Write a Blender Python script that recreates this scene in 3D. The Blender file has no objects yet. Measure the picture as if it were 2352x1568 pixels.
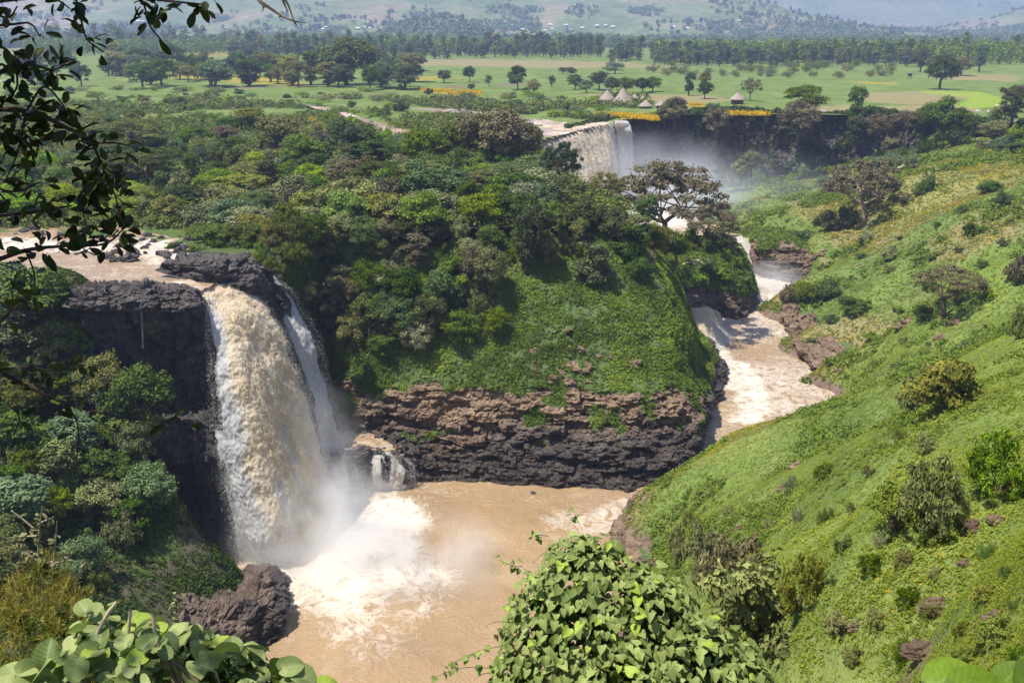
import bpy, math, random
import numpy as np
from mathutils import Vector, Matrix
SC = bpy.context.scene
COL = SC.collection
rad = math.radians
# ------------------------------------------------------------ camera, sky, sun, exposure
CZ = 38.0
PITCH = rad(17.5)
FPX = 2308.0          # focal length in units of a 2352 px wide frame
cam = bpy.data.cameras.new('camera')
camo = bpy.data.objects.new('camera', cam); COL.objects.link(camo)
camo.location = (0, 0, CZ); camo.rotation_euler = (rad(90) - PITCH, 0, 0)
cam.sensor_width = 36.0; cam.lens = 36.0 * FPX / 2352.0
cam.clip_start = 0.1; cam.clip_end = 40000
SC.camera = camo
SUN_EL, SUN_AZ = rad(66), rad(-114)      # azimuth from +Y (view direction), negative = left
sdir = Vector((math.sin(SUN_AZ) * math.cos(SUN_EL), math.cos(SUN_AZ) * math.cos(SUN_EL), math.sin(SUN_EL)))
W = bpy.data.worlds.new("World"); SC.world = W; W.use_nodes = True
wn = W.node_tree; bg = wn.nodes['Background']
sky = wn.nodes.new('ShaderNodeTexSky'); sky.sky_type = 'NISHITA'; sky.sun_disc = False
sky.sun_elevation = SUN_EL; sky.sun_rotation = SUN_AZ; sky.dust_density = 1.5; sky.altitude = 1700
wn.links.new(sky.outputs[0], bg.inputs[0]); bg.inputs[1].default_value = 0.105
sl = bpy.data.lights.new('sun', 'SUN'); sl.energy = 4.6; sl.angle = rad(0.53); sl.color = (1.0, 0.945, 0.85)
so = bpy.data.objects.new('sun', sl); COL.objects.link(so); so.rotation_euler = sdir.to_track_quat('Z', 'Y').to_euler()
so.location = (0, 0, 300)
SC.view_settings.view_transform = 'Standard'; SC.view_settings.look = 'None'
SC.view_settings.exposure = 0.90; SC.view_settings.gamma = 1
SC.cycles.use_denoising = True
SC.cycles.max_bounces = 6; SC.cycles.diffuse_bounces = 3; SC.cycles.glossy_bounces = 2
SC.cycles.transparent_max_bounces = 24; SC.cycles.transmission_bounces = 3; SC.cycles.volume_bounces = 3
SC.cycles.sample_clamp_indirect = 4.0
SC.cycles.volume_step_rate = 1.0; SC.cycles.volume_max_steps = 128
# ------------------------------------------------------------ geometry helpers
FW = np.array([0, math.cos(PITCH), -math.sin(PITCH)]); UP = np.array([0, math.sin(PITCH), math.cos(PITCH)])
CAMP = np.array([0, 0, CZ])
def ray(px, py):
    return FW + np.array([1.0, 0, 0]) * ((px - 1176) / FPX) + UP * ((784 - py) / FPX)
def Z(px, py, z):
    r = ray(px, py); return CAMP + r * ((z - CZ) / r[2])
def Y(px, py, y):
    r = ray(px, py); return CAMP + r * (y / r[1])
def topix(P):
    P = np.asarray(P, float); q = P - CAMP
    f = q @ FW; return 1176 + FPX * q[..., 0] / f, 784 - FPX * (q @ UP) / f
_rs = np.random.RandomState(7)
_T = _rs.uniform(-1, 1, (64, 64, 64))
def vnoise(P):
    i = np.floor(P).astype(int); f = P - i; f = f * f * (3 - 2 * f)
    i0 = i & 63; i1 = (i + 1) & 63; r = 0
    for a in (0, 1):
        wx = f[..., 0] if a else 1 - f[..., 0]; ix = i1[..., 0] if a else i0[..., 0]
        for b in (0, 1):
            wy = f[..., 1] if b else 1 - f[..., 1]; iy = i1[..., 1] if b else i0[..., 1]
            for c in (0, 1):
                wz = f[..., 2] if c else 1 - f[..., 2]; iz = i1[..., 2] if c else i0[..., 2]
                r = r + _T[ix, iy, iz] * wx * wy * wz
    return r
def fbm(P, o=4, s=1.0, g=0.5):
    P = np.asarray(P, float) * s; r = 0; a = 1.0; t = 0
    for k in range(o):
        r = r + a * vnoise(P + 17.3 * k); t += a; a *= g; P = P * 2.03
    return r / t * 1.6
def cell(P, s):
    """blocky random value with warped cell walls"""
    P = np.asarray(P, float) / np.array(s)
    P = P + 0.35 * np.stack([vnoise(P * 0.9 + 3), vnoise(P * 0.9 + 11), vnoise(P * 0.9 + 23)], -1)
    P[..., 0] += 0.5 * (np.floor(P[..., 2]) % 2)
    i = np.floor(P).astype(int) & 63
    return _T[i[..., 0], i[..., 1], i[..., 2]]
def sm(x, a, b):
    t = np.clip((x - a) / (b - a), 0, 1); return t * t * (3 - 2 * t)
def catmull(C, n, axis=0):
    C = np.moveaxis(np.asarray(C, float), axis, 0); m = len(C)
    E = np.concatenate([2 * C[:1] - C[1:2], C, 2 * C[-1:] - C[-2:-1]], 0)
    t = np.linspace(0, m - 1, n); i = np.minimum(np.floor(t).astype(int), m - 2); f = (t - i).reshape((-1,) + (1,) * (C.ndim - 1))
    a, b, c, d = E[i], E[i + 1], E[i + 2], E[i + 3]
    R = 0.5 * (2 * b + (c - a) * f + (2 * a - 5 * b + 4 * c - d) * f ** 2 + (3 * b - a - 3 * c + d) * f ** 3)
    return np.moveaxis(R, 0, axis)
def gridnormals(G):
    du = np.gradient(G, axis=0); dv = np.gradient(G, axis=1); n = np.cross(du, dv)
    return n / (np.linalg.norm(n, axis=-1, keepdims=True) + 1e-9)
def gridfaces(nr, nc, keep=None):
    i = np.arange(nr * nc).reshape(nr, nc)
    f = np.stack([i[:-1, :-1], i[:-1, 1:], i[1:, 1:], i[1:, :-1]], -1).reshape(-1, 4)
    return f if keep is None else f[keep.reshape(-1)]
def mesh(name, V, Fq, mat=None, attrs=None, smooth=False):
    V = np.asarray(V, np.float32).reshape(-1, 3); Fq = np.asarray(Fq, np.int32)
    me = bpy.data.meshes.new(name); k = Fq.shape[1]
    me.vertices.add(len(V)); me.vertices.foreach_set('co', V.ravel())
    me.loops.add(Fq.size); me.loops.foreach_set('vertex_index', Fq.ravel())
    me.polygons.add(len(Fq)); me.polygons.foreach_set('loop_start', np.arange(0, Fq.size, k, dtype=np.int32))
    me.polygons.foreach_set('use_smooth', np.full(len(Fq), smooth))
    for an, av in (attrs or {}).items():
        a = me.attributes.new(an, 'FLOAT', 'POINT'); a.data.foreach_set('value', np.asarray(av, np.float32).ravel())
    me.update(calc_edges=True)
    if mat: me.materials.append(mat)
    return me
def tag(o, label=None, cat=None, group=None, kind=None):
    if label: o['label'] = label
    if cat: o['category'] = cat
    if group: o['group'] = group
    if kind: o['kind'] = kind
    return o
def link(name, me, parent=None, loc=None, mat=None):
    o = bpy.data.objects.new(name, me); COL.objects.link(o)
    if parent: o.parent = parent
    if loc is not None: o.location = loc
    if mat is not None:
        o.material_slots[0].link = 'OBJECT'; o.material_slots[0].material = mat
    return o
def empty(name, loc, rz=0, sc=1.0, tilt=(0, 0)):
    o = bpy.data.objects.new(name, None); COL.objects.link(o); o.empty_display_size = 0.3
    o.location = tuple(loc); o.rotation_euler = (tilt[0], tilt[1], rz)
    o.scale = (sc, sc, sc) if np.isscalar(sc) else sc
    return o
def unit(v): return v / (np.linalg.norm(v, axis=-1, keepdims=True) + 1e-9)
def cards(C, N, size, rng, aspect=0.55, tint=None, droop=0.0):
    """one pointed leaf (a bent rhombus) per centre"""
    n = len(C); N = unit(N); size = np.broadcast_to(size, (n,))[:, None]
    r = unit(rng.normal(size=(n, 3))); a = unit(np.cross(N, r)); b = np.cross(N, a)
    a = unit(a + np.array([0, 0, -droop])); h = size * 0.5; w = h * aspect
    V = np.stack([C - a * h, C + b * w + N * w * 0.25, C + a * h, C - b * w + N * w * 0.25], 1)
    t = np.repeat(rng.uniform(0, 1, n) if tint is None else tint, 4)
    return V.reshape(-1, 3), np.arange(4 * n).reshape(n, 4), t
def tube(pts, rr, sides=6, closed=True):
    pts = np.asarray(pts, float); n = len(pts); rr = np.broadcast_to(rr, (n,))
    d = unit(np.gradient(pts, axis=0)); ref = np.array([0.31, 0.22, 0.92]) if abs(d[0][2]) < 0.8 else np.array([0.93, 0.3, 0.1])
    a = unit(np.cross(d, ref)); b = np.cross(d, a)
    th = np.linspace(0, 2 * math.pi, sides, endpoint=False)
    V = pts[:, None] + rr[:, None, None] * (a[:, None] * np.cos(th)[None, :, None] + b[:, None] * np.sin(th)[None, :, None])
    i = np.arange(n * sides).reshape(n, sides); j = np.roll(i, -1, 1)
    F = np.stack([i[:-1], j[:-1], j[1:], i[1:]], -1).reshape(-1, 4)
    return V.reshape(-1, 3), F
class MB:
    def __init__(s): s.V = []; s.F = []; s.T = []; s.n = 0
    def add(s, V, F, t=None):
        V = np.asarray(V, float).reshape(-1, 3); s.V.append(V); s.F.append(np.asarray(F) + s.n); s.n += len(V)
        s.T.append(np.full(len(V), 0.5) if t is None else np.broadcast_to(t, (len(V),)))
    def me(s, name, mat=None, smooth=False):
        return mesh(name, np.concatenate(s.V), np.concatenate(s.F), mat, {'t': np.concatenate(s.T)}, smooth)
def inpoly(x, y, poly):
    r = np.zeros(np.shape(x), bool); n = len(poly)
    for k in range(n):
        x0, y0 = poly[k][:2]; x1, y1 = poly[(k + 1) % n][:2]
        c = ((y0 > y) != (y1 > y)) & (x < (x1 - x0) * (y - y0) / (y1 - y0 + 1e-12) + x0)
        r ^= c
    return r
def segdist(x, y, poly, closed=False):
    D = np.full(np.shape(x), 1e9)
    for k in range(len(poly) - (0 if closed else 1)):
        a = poly[k]; b = poly[(k + 1) % len(poly)]
        dx, dy = b[0] - a[0], b[1] - a[1]
        t = np.clip(((x - a[0]) * dx + (y - a[1]) * dy) / (dx * dx + dy * dy + 1e-9), 0, 1)
        D = np.minimum(D, np.hypot(x - a[0] - t * dx, y - a[1] - t * dy))
    return D
class TPS:
    def __init__(s, P, lam=0.0):
        P = np.asarray(P, float); s.X = P[:, :2]; n = len(P)
        K = s.k(np.linalg.norm(s.X[:, None] - s.X[None], axis=-1)) + lam * np.eye(n)
        A = np.zeros((n + 3, n + 3)); A[:n, :n] = K; A[:n, n] = 1; A[:n, n + 1:] = s.X; A[n, :n] = 1; A[n + 1:, :n] = s.X.T
        s.w = np.linalg.solve(A, np.concatenate([P[:, 2], [0, 0, 0]]))
    def k(s, r): return -np.sqrt(r * r + 36.0)
    def __call__(s, x, y):
        sh = np.shape(x); x = np.ravel(x); y = np.ravel(y); out = np.empty(len(x))
        for i in range(0, len(x), 50000):
            q = np.stack([x[i:i + 50000], y[i:i + 50000]], -1)
            r = np.linalg.norm(q[:, None] - s.X[None], axis=-1)
            out[i:i + 50000] = s.k(r) @ s.w[:-3] + s.w[-3] + q @ s.w[-2:]
        return out.reshape(sh)
# ------------------------------------------------------------ materials
def newmat(name):
    m = bpy.data.materials.new(name); m.use_nodes = True; nt = m.node_tree
    b = nt.nodes['Principled BSDF']; return m, nt, b
def lk(nt, a, b): nt.links.new(a, b)
def attr(nt, name):
    n = nt.nodes.new('ShaderNodeAttribute'); n.attribute_name = name; return n.outputs['Fac']
def pos(nt): return nt.nodes.new('ShaderNodeNewGeometry').outputs['Position']
def ramp(nt, fac, stops, interp='LINEAR'):
    n = nt.nodes.new('ShaderNodeValToRGB'); cr = n.color_ramp; cr.interpolation = interp
    while len(cr.elements) < len(stops): cr.elements.new(0.5)
    for e, (p, c) in zip(cr.elements, stops): e.position = p; e.color = tuple(c) + (1,) if len(c) == 3 else c
    if fac is not None: lk(nt, fac, n.inputs[0])
    return n.outputs[0]
def noise(nt, vec, scale, detail=4, rough=0.55, dist=0.0, sc3=None, typ=None):
    if sc3:
        mp = nt.nodes.new('ShaderNodeMapping'); mp.inputs['Scale'].default_value = sc3; lk(nt, vec, mp.inputs[0]); vec = mp.outputs[0]
    n = nt.nodes.new('ShaderNodeTexNoise'); n.inputs['Scale'].default_value = scale; n.inputs['Detail'].default_value = detail
    n.inputs['Roughness'].default_value = rough; n.inputs['Distortion'].default_value = dist
    if typ: n.noise_type = typ
    lk(nt, vec, n.inputs['Vector']); return n.outputs[0]
def math_(nt, op, a, b=None, c=None, clamp=False):
    n = nt.nodes.new('ShaderNodeMath'); n.operation = op; n.use_clamp = clamp
    for k, v in enumerate((a, b, c)):
        if v is None: continue
        if isinstance(v, (int, float)): n.inputs[k].default_value = v
        else: lk(nt, v, n.inputs[k])
    return n.outputs[0]
def mix(nt, fac, a, b, mode='MIX'):
    n = nt.nodes.new('ShaderNodeMix'); n.data_type = 'RGBA'; n.blend_type = mode
    for k, v in ((0, fac), (6, a), (7, b)):
        if isinstance(v, (int, float)): n.inputs[k].default_value = v
        elif isinstance(v, tuple): n.inputs[k].default_value = v + (1,)
        else: lk(nt, v, n.inputs[k])
    return n.outputs[2]
def bump(nt, b, h, strength=0.5, dist=0.2):
    n = nt.nodes.new('ShaderNodeBump'); n.inputs['Strength'].default_value = strength; n.inputs['Distance'].default_value = dist
    lk(nt, h, n.inputs['Height']); lk(nt, n.outputs[0], b.inputs['Normal'])
LEAFM = {}
def leafmat(name, dark, light, tr=0.25, spec=0.25, rough=0.68, var=0.5, accent=None, acc=0.04):
    """leaf tint from the per-leaf 't', the whole plant shifted by the object's random number"""
    dark = tuple(a * k for a, k in zip(dark, (1.12, 1.08, 0.84))); light = tuple(a * k for a, k in zip(light, (1.09, 1.08, 0.82)))
    m, nt, b = newmat(name)
    mid = tuple((a + c) / 2 for a, c in zip(dark, light))
    col = ramp(nt, attr(nt, 't'), [(0.0, dark), (0.55, mid), (1.0, light)] if not accent else
               [(0.0, dark), (0.5, mid), (1 - acc * 1.5, light), (1 - acc, accent)])
    oi = nt.nodes.new('ShaderNodeObjectInfo').outputs['Random']
    hs = nt.nodes.new('ShaderNodeHueSaturation')
    lk(nt, math_(nt, 'MULTIPLY_ADD', oi, 0.05 * var * 2, 0.5 - 0.03 * var * 2), hs.inputs['Hue'])
    r2 = math_(nt, 'FRACT', math_(nt, 'MULTIPLY', oi, 7.31)); r3 = math_(nt, 'FRACT', math_(nt, 'MULTIPLY', oi, 13.7))
    lk(nt, math_(nt, 'MULTIPLY_ADD', r2, 0.5 * var * 2, 1.12 - 0.25 * var * 2), hs.inputs['Saturation'])
    lk(nt, math_(nt, 'MULTIPLY_ADD', r3, 0.7 * var * 2, 1 - 0.3 * var * 2), hs.inputs['Value'])
    lk(nt, col, hs.inputs['Color'])
    lk(nt, hs.outputs[0], b.inputs['Base Color']); b.inputs['Roughness'].default_value = rough
    b.inputs['Specular IOR Level'].default_value = spec * 0.5
    t = nt.nodes.new('ShaderNodeBsdfTranslucent'); lk(nt, mix(nt, 1.0, hs.outputs[0], (1.0, 1.15, 0.55), 'MULTIPLY'), t.inputs[0])
    ms = nt.nodes.new('ShaderNodeMixShader'); ms.inputs[0].default_value = tr
    lk(nt, b.outputs[0], ms.inputs[1]); lk(nt, t.outputs[0], ms.inputs[2])
    lk(nt, ms.outputs[0], nt.nodes['Material Output'].inputs[0]); LEAFM[name] = m; return m
def plainmat(name, c, rough=0.7, spec=0.3, var=0.25, scale=2.0, bumpd=0.0, bscale=8.0):
    m, nt, b = newmat(name); n = noise(nt, nt.nodes.new('ShaderNodeTexCoord').outputs['Object'], scale, 5)
    lk(nt, ramp(nt, n, [(0.25, tuple(x * (1 - var) for x in c)), (0.75, tuple(min(1, x * (1 + var)) for x in c))]), b.inputs['Base Color'])
    b.inputs['Roughness'].default_value = rough; b.inputs['Specular IOR Level'].default_value = spec
    if bumpd: bump(nt, b, noise(nt, nt.nodes.new('ShaderNodeTexCoord').outputs['Object'], bscale, 6), 0.8, bumpd)
    return m
# ------------------------------------------------------------ ground and rock materials
def rockmat():
    m, nt, b = newmat('basalt'); p = pos(nt)
    wet, veg, red = attr(nt, 'wet'), attr(nt, 'veg'), attr(nt, 'red')
    n1 = noise(nt, p, 0.5, 8, 0.62, sc3=(1, 1, 2.2)); n2 = noise(nt, p, 2.6, 8, 0.65, sc3=(1, 1, 1.8))
    dry = ramp(nt, n1, [(0.28, (0.10, 0.066, 0.042)), (0.5, (0.235, 0.155, 0.095)), (0.72, (0.39, 0.28, 0.18))])
    gry = ramp(nt, n1, [(0.28, (0.028, 0.025, 0.024)), (0.5, (0.088, 0.076, 0.068)), (0.75, (0.19, 0.165, 0.15))])
    c = mix(nt, red, gry, dry)
    c = mix(nt, math_(nt, 'MULTIPLY', wet, 0.75), c, mix(nt, 1.0, c, (0.32, 0.31, 0.34), 'MULTIPLY'))
    c = mix(nt, 1.0, c, ramp(nt, n2, [(0.3, (0.55, 0.55, 0.55)), (0.7, (1.35, 1.32, 1.3))]), 'MULTIPLY')
    mossc = ramp(nt, n2, [(0.3, (0.05, 0.085, 0.02)), (0.6, (0.12, 0.18, 0.045)), (0.8, (0.20, 0.17, 0.085))])
    vm = math_(nt, 'MULTIPLY_ADD', veg, 1.6, math_(nt, 'SUBTRACT', noise(nt, p, 1.1, 6), 1.05))
    c = mix(nt, ramp(nt, vm, [(0.0, (0, 0, 0)), (0.12, (1, 1, 1))]), c, mossc)
    lk(nt, c, b.inputs['Base Color'])
    rgh = math_(nt, 'SUBTRACT', 0.85, math_(nt, 'MULTIPLY', wet, 0.55)); lk(nt, rgh, b.inputs['Roughness'])
    b.inputs['Specular IOR Level'].default_value = 0.5
    h = math_(nt, 'ADD', noise(nt, p, 1.2, 9, 0.7, sc3=(1, 1, 2)), math_(nt, 'MULTIPLY', noise(nt, p, 5.0, 6, 0.7, sc3=(1, 1, 2)), 0.3))
    bump(nt, b, h, 1.0, 0.5); return m
ROCK = rockmat()
def grassmat():
    m, nt, b = newmat('meadow'); p = pos(nt)
    n1 = noise(nt, p, 0.055, 7, 0.65); n2 = noise(nt, p, 0.7, 8, 0.7); n3 = noise(nt, p, 0.009, 4)
    g = ramp(nt, n1, [(0.3, (0.088, 0.130, 0.030)), (0.5, (0.142, 0.200, 0.048)), (0.68, (0.21, 0.25, 0.072))])
    g = mix(nt, 1.0, g, ramp(nt, n2, [(0.3, (0.62, 0.66, 0.6)), (0.7, (1.25, 1.2, 1.2))]), 'MULTIPLY')
    d = ramp(nt, n2, [(0.3, (0.17, 0.15, 0.07)), (0.7, (0.32, 0.26, 0.12))])
    g = mix(nt, ramp(nt, math_(nt, 'ADD', attr(nt, 'dry'), math_(nt, 'MULTIPLY', math_(nt, 'SUBTRACT', n2, 0.5), 0.5)), [(0.25, (0, 0, 0)), (0.8, (1, 1, 1))]), g, d)
    g = mix(nt, attr(nt, 'lush'), g, (0.22, 0.30, 0.03))
    fl = math_(nt, 'MULTIPLY', attr(nt, 'flower'), ramp(nt, noise(nt, p, 0.45, 6, 0.7), [(0.45, (0, 0, 0)), (0.55, (1, 1, 1))]))
    g = mix(nt, fl, g, (0.62, 0.33, 0.015))
    g = mix(nt, ramp(nt, math_(nt, 'ADD', attr(nt, 'earth'), math_(nt, 'MULTIPLY', math_(nt, 'SUBTRACT', n2, 0.5), 0.7)), [(0.4, (0, 0, 0)), (0.62, (1, 1, 1))]), g,
            ramp(nt, n2, [(0.3, (0.10, 0.07, 0.05)), (0.7, (0.26, 0.19, 0.14))]))
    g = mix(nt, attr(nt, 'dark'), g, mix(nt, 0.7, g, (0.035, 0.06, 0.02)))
    lk(nt, g, b.inputs['Base Color']); b.inputs['Roughness'].default_value = 0.9; b.inputs['Specular IOR Level'].default_value = 0.1
    bump(nt, b, n2, 0.9, 0.5); return m
MEADOW = grassmat()
def watermat(name, base, foamc=(0.70, 0.62, 0.52), flow=(1, 1, 1), fs=0.35, rough=0.22, bd=0.5):
    """muddy water; the 'foam' attribute says how much of it is white"""
    m, nt, b = newmat(name); p = pos(nt); f = attr(nt, 'foam')
    dv = nt.nodes.new('ShaderNodeVectorMath'); dv.operation = 'MULTIPLY_ADD'; tn = nt.nodes.new('ShaderNodeTexNoise'); tn.inputs['Scale'].default_value = 0.16; tn.inputs['Detail'].default_value = 3
    lk(nt, p, tn.inputs['Vector']); lk(nt, tn.outputs['Color'], dv.inputs[0]); dv.inputs[1].default_value = (7, 7, 0); lk(nt, p, dv.inputs[2])
    q = dv.outputs[0]
    r1 = math_(nt, 'ABSOLUTE', math_(nt, 'SUBTRACT', noise(nt, q, fs, 7, 0.62, sc3=flow), 0.5))
    r2 = math_(nt, 'ABSOLUTE', math_(nt, 'SUBTRACT', noise(nt, q, fs * 3.1, 6, 0.65, sc3=flow), 0.5))
    rid = math_(nt, 'SUBTRACT', 1.0, math_(nt, 'ADD', math_(nt, 'MULTIPLY', r1, 5.0), math_(nt, 'MULTIPLY', r2, 3.0)))     # 1 on crests
    mass = noise(nt, q, fs * 0.5, 6, 0.6)
    v = math_(nt, 'ADD', math_(nt, 'MULTIPLY', rid, 0.42), math_(nt, 'MULTIPLY', mass, 0.5))
    v = math_(nt, 'ADD', v, math_(nt, 'MULTIPLY_ADD', f, 1.25, -0.62))
    fm = ramp(nt, v, [(0.30, (0, 0, 0)), (0.78, (1, 1, 1))])
    col = ramp(nt, noise(nt, p, 0.06, 5, 0.6, sc3=flow), [(0.3, tuple(x * 0.86 for x in base)), (0.7, tuple(x * 1.14 for x in base))])
    lk(nt, mix(nt, fm, col, foamc), b.inputs['Base Color'])
    lk(nt, math_(nt, 'MULTIPLY_ADD', fm, 0.5, rough), b.inputs['Roughness'])
    b.inputs['Specular IOR Level'].default_value = 0.35
    h = math_(nt, 'ADD', noise(nt, q, 1.6, 6, 0.6, sc3=flow), math_(nt, 'MULTIPLY', fm, 0.5))
    bump(nt, b, h, 0.7, bd); return m
POOLW = watermat('muddy_water', (0.33, 0.222, 0.118))
# ------------------------------------------------------------ the rim of the gorge in plan
def V2(p): return (p[0], p[1])
RIM = [V2(p) for p in [(-130, 40, 0), (-110, 110, 0), Y(0, 650, 149), Y(200, 668, 143), Y(330, 665, 145), Y(440, 668, 147), Y(470, 690, 151),
       Y(560, 700, 160), Y(610, 640, 172), Y(640, 572, 176), Y(740, 552, 189), Y(800, 552, 191), Y(880, 552, 193), Y(1000, 552, 195), Y(1130, 550, 197),
       Y(1270, 545, 201), Y(1380, 530, 206), Y(1425, 520, 213), Y(1445, 520, 217), Y(1425, 520, 228), Y(1345, 480, 246), Y(1272, 430, 285),
       Y(1232, 330, 345), Y(1290, 306, 375), Y(1350, 294, 400), Y(1400, 286, 420), Y(1450, 284, 432), Y(1520, 268, 447), Y(1700, 262, 458), Y(1850, 263, 456), Y(1980, 266, 452), Y(2100, 270, 446), Y(2230, 285, 430),
       (230, 428), (330, 400), (400, 300), (400, 20)]]
ROCKBED = [V2(Z(px, py, 0)) for px, py in [(345, 615), (400, 586), (520, 578), (620, 582), (680, 600), (680, 680), (560, 720), (440, 660)]]
def gz(x, y):
    """height of the upper land"""
    P = np.stack([x, y, np.zeros_like(x)], -1)
    return 0.9 * fbm(P, 3, 0.012) * sm(y, 200, 600) + 0.35 * fbm(P, 4, 0.06) - 0.25 - 1.9 * sm(np.where(inpoly(x, y, ROCKBED), segdist(x, y, ROCKBED, True), 0.0), 0, 2.0)
def pixpoly(pts, z=0.0): return [V2(Z(px, py, z)) for px, py in pts]
def soft(x, y, poly, w, n=1.0, s=0.08):
    ins = inpoly(x, y, poly); D = segdist(x, y, poly, True); D = np.where(ins, D, -D)
    D = D + n * w * fbm(np.stack([x, y, np.zeros_like(x)], -1), 4, s)
    return sm(D, -w, w)
FLOW = [([(900, 180), (1000, 172), (1010, 186), (930, 190)], 3), ([(960, 205), (1100, 208), (1110, 216), (980, 214)], 3), ([(350, 165), (520, 168), (700, 190), (690, 200), (470, 185), (360, 178)], 5),
        ([(1370, 262), (1500, 262), (1515, 278), (1430, 276), (1375, 268)], 2.5), ([(1580, 240), (1625, 245), (1625, 256), (1590, 254)], 2), ([(1630, 257), (1780, 260), (1780, 267), (1630, 268)], 2),
        ([(440, 120), (520, 118), (530, 132), (440, 128)], 8), ([(1960, 186), (2060, 190), (2060, 196), (1960, 192)], 4), ([(700, 268), (770, 262), (740, 285), (705, 282)], 3)]
DRYF = [([(930, 134), (1400, 140), (1560, 150), (1500, 158), (900, 152)], 12), ([(1990, 212), (2180, 210), (2280, 218), (2150, 240), (2000, 236), (1950, 225)], 5), ([(2150, 168), (2352, 172), (2352, 186), (2100, 180)], 9),
        ([(1340, 215), (1600, 218), (1700, 232), (1620, 240), (1380, 232)], 3), ([(20, 95), (130, 92), (130, 128), (20, 128)], 25), ([(1700, 100), (2352, 105), (2352, 125), (1800, 118)], 25), ([(1850, 240), (2250, 242), (2250, 256), (1850, 254)], 2)]
LUSH = [([(2110, 212), (2250, 212), (2306, 226), (2300, 246), (2230, 249), (2190, 240), (2230, 226), (2120, 216)], 2)]
def fields(x, y):
    A = {k: np.zeros(x.shape) for k in ('flower', 'dry', 'lush', 'earth', 'dark')}
    for k, L in (('flower', FLOW), ('dry', DRYF), ('lush', LUSH)):
        for pp, w in L: A[k] = np.maximum(A[k], soft(x, y, pixpoly(pp), w))
    A['flower'] *= 0.55
    A['dry'] *= (0.75 if True else 1); A['lush'] *= 0.85
    far = sm(y, 1500, 2600); P = np.stack([x, y, np.zeros_like(x)], -1)
    A['dry'] = np.maximum(A['dry'], far * sm(fbm(P, 3, 0.0025) + 0.7 * cell(P, (190, 120, 1)), 0.15, 0.3) * 0.8)
    A['dark'] = far * sm(cell(P + 31, (160, 90, 1)), 0.2, 0.3) * 0.5
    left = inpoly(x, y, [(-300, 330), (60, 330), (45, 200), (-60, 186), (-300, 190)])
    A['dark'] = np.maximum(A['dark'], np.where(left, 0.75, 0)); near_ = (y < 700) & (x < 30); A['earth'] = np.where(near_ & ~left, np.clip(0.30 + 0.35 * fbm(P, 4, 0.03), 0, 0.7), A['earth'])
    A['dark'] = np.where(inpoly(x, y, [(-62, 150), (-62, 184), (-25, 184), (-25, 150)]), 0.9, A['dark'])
    A['earth'] = np.maximum(A['earth'], soft(x, y, [(60, 446), (190, 446), (190, 462), (60, 464)], 2) * 0.45)
    return A
def plateau(name, x0, x1, y0, y1, st, hole):
    xs = np.arange(x0, x1 + st / 2, st); ys = np.arange(y0, y1 + st / 2, st); X, Yy = np.meshgrid(xs, ys)
    z = gz(X, Yy)
    for pts, w in RIVERS:                            # river beds
        z = z - 1.6 * sm(w * 0.5 + 1.5 - segdist(X, Yy, pts), 0, 3.0)
    cx = (X[:-1, :-1] + X[1:, 1:]) / 2; cy = (Yy[:-1, :-1] + Yy[1:, 1:]) / 2
    keep = ~inpoly(cx, cy, RIM) if hole else None
    A = fields(X, Yy)
    return tag(link(name, mesh(name, np.stack([X, Yy, z], -1), gridfaces(*X.shape, keep), MEADOW, A, True)), kind='structure')
RIVERS = [([V2(Z(px, py, 0)) for px, py in [(-400, 500), (-150, 560), (40, 560), (150, 592), (290, 618), (420, 645)]], 20),
          ([V2(Z(px, py, 0)) for px, py in [(250, 552), (320, 568), (380, 590)]], 9),
          ([V2(Z(px, py, 0)) for px, py in [(500, 232), (700, 235), (800, 262), (880, 290), (1000, 330), (1100, 336), (1180, 322), (1240, 300)]], 9),
          ([V2(Z(px, py, 0)) for px, py in [(950, 246), (1030, 250), (1130, 262), (1230, 276), (1300, 284), (1390, 285)]], 14),
          ([V2(Z(px, py, 0)) for px, py in [(1205, 306), (1260, 296), (1330, 287), (1385, 284)]], 24)]
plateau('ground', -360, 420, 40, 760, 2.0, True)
plateau('far_ground', -3600, 4200, 759, 6600, 30.0, False)
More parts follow.
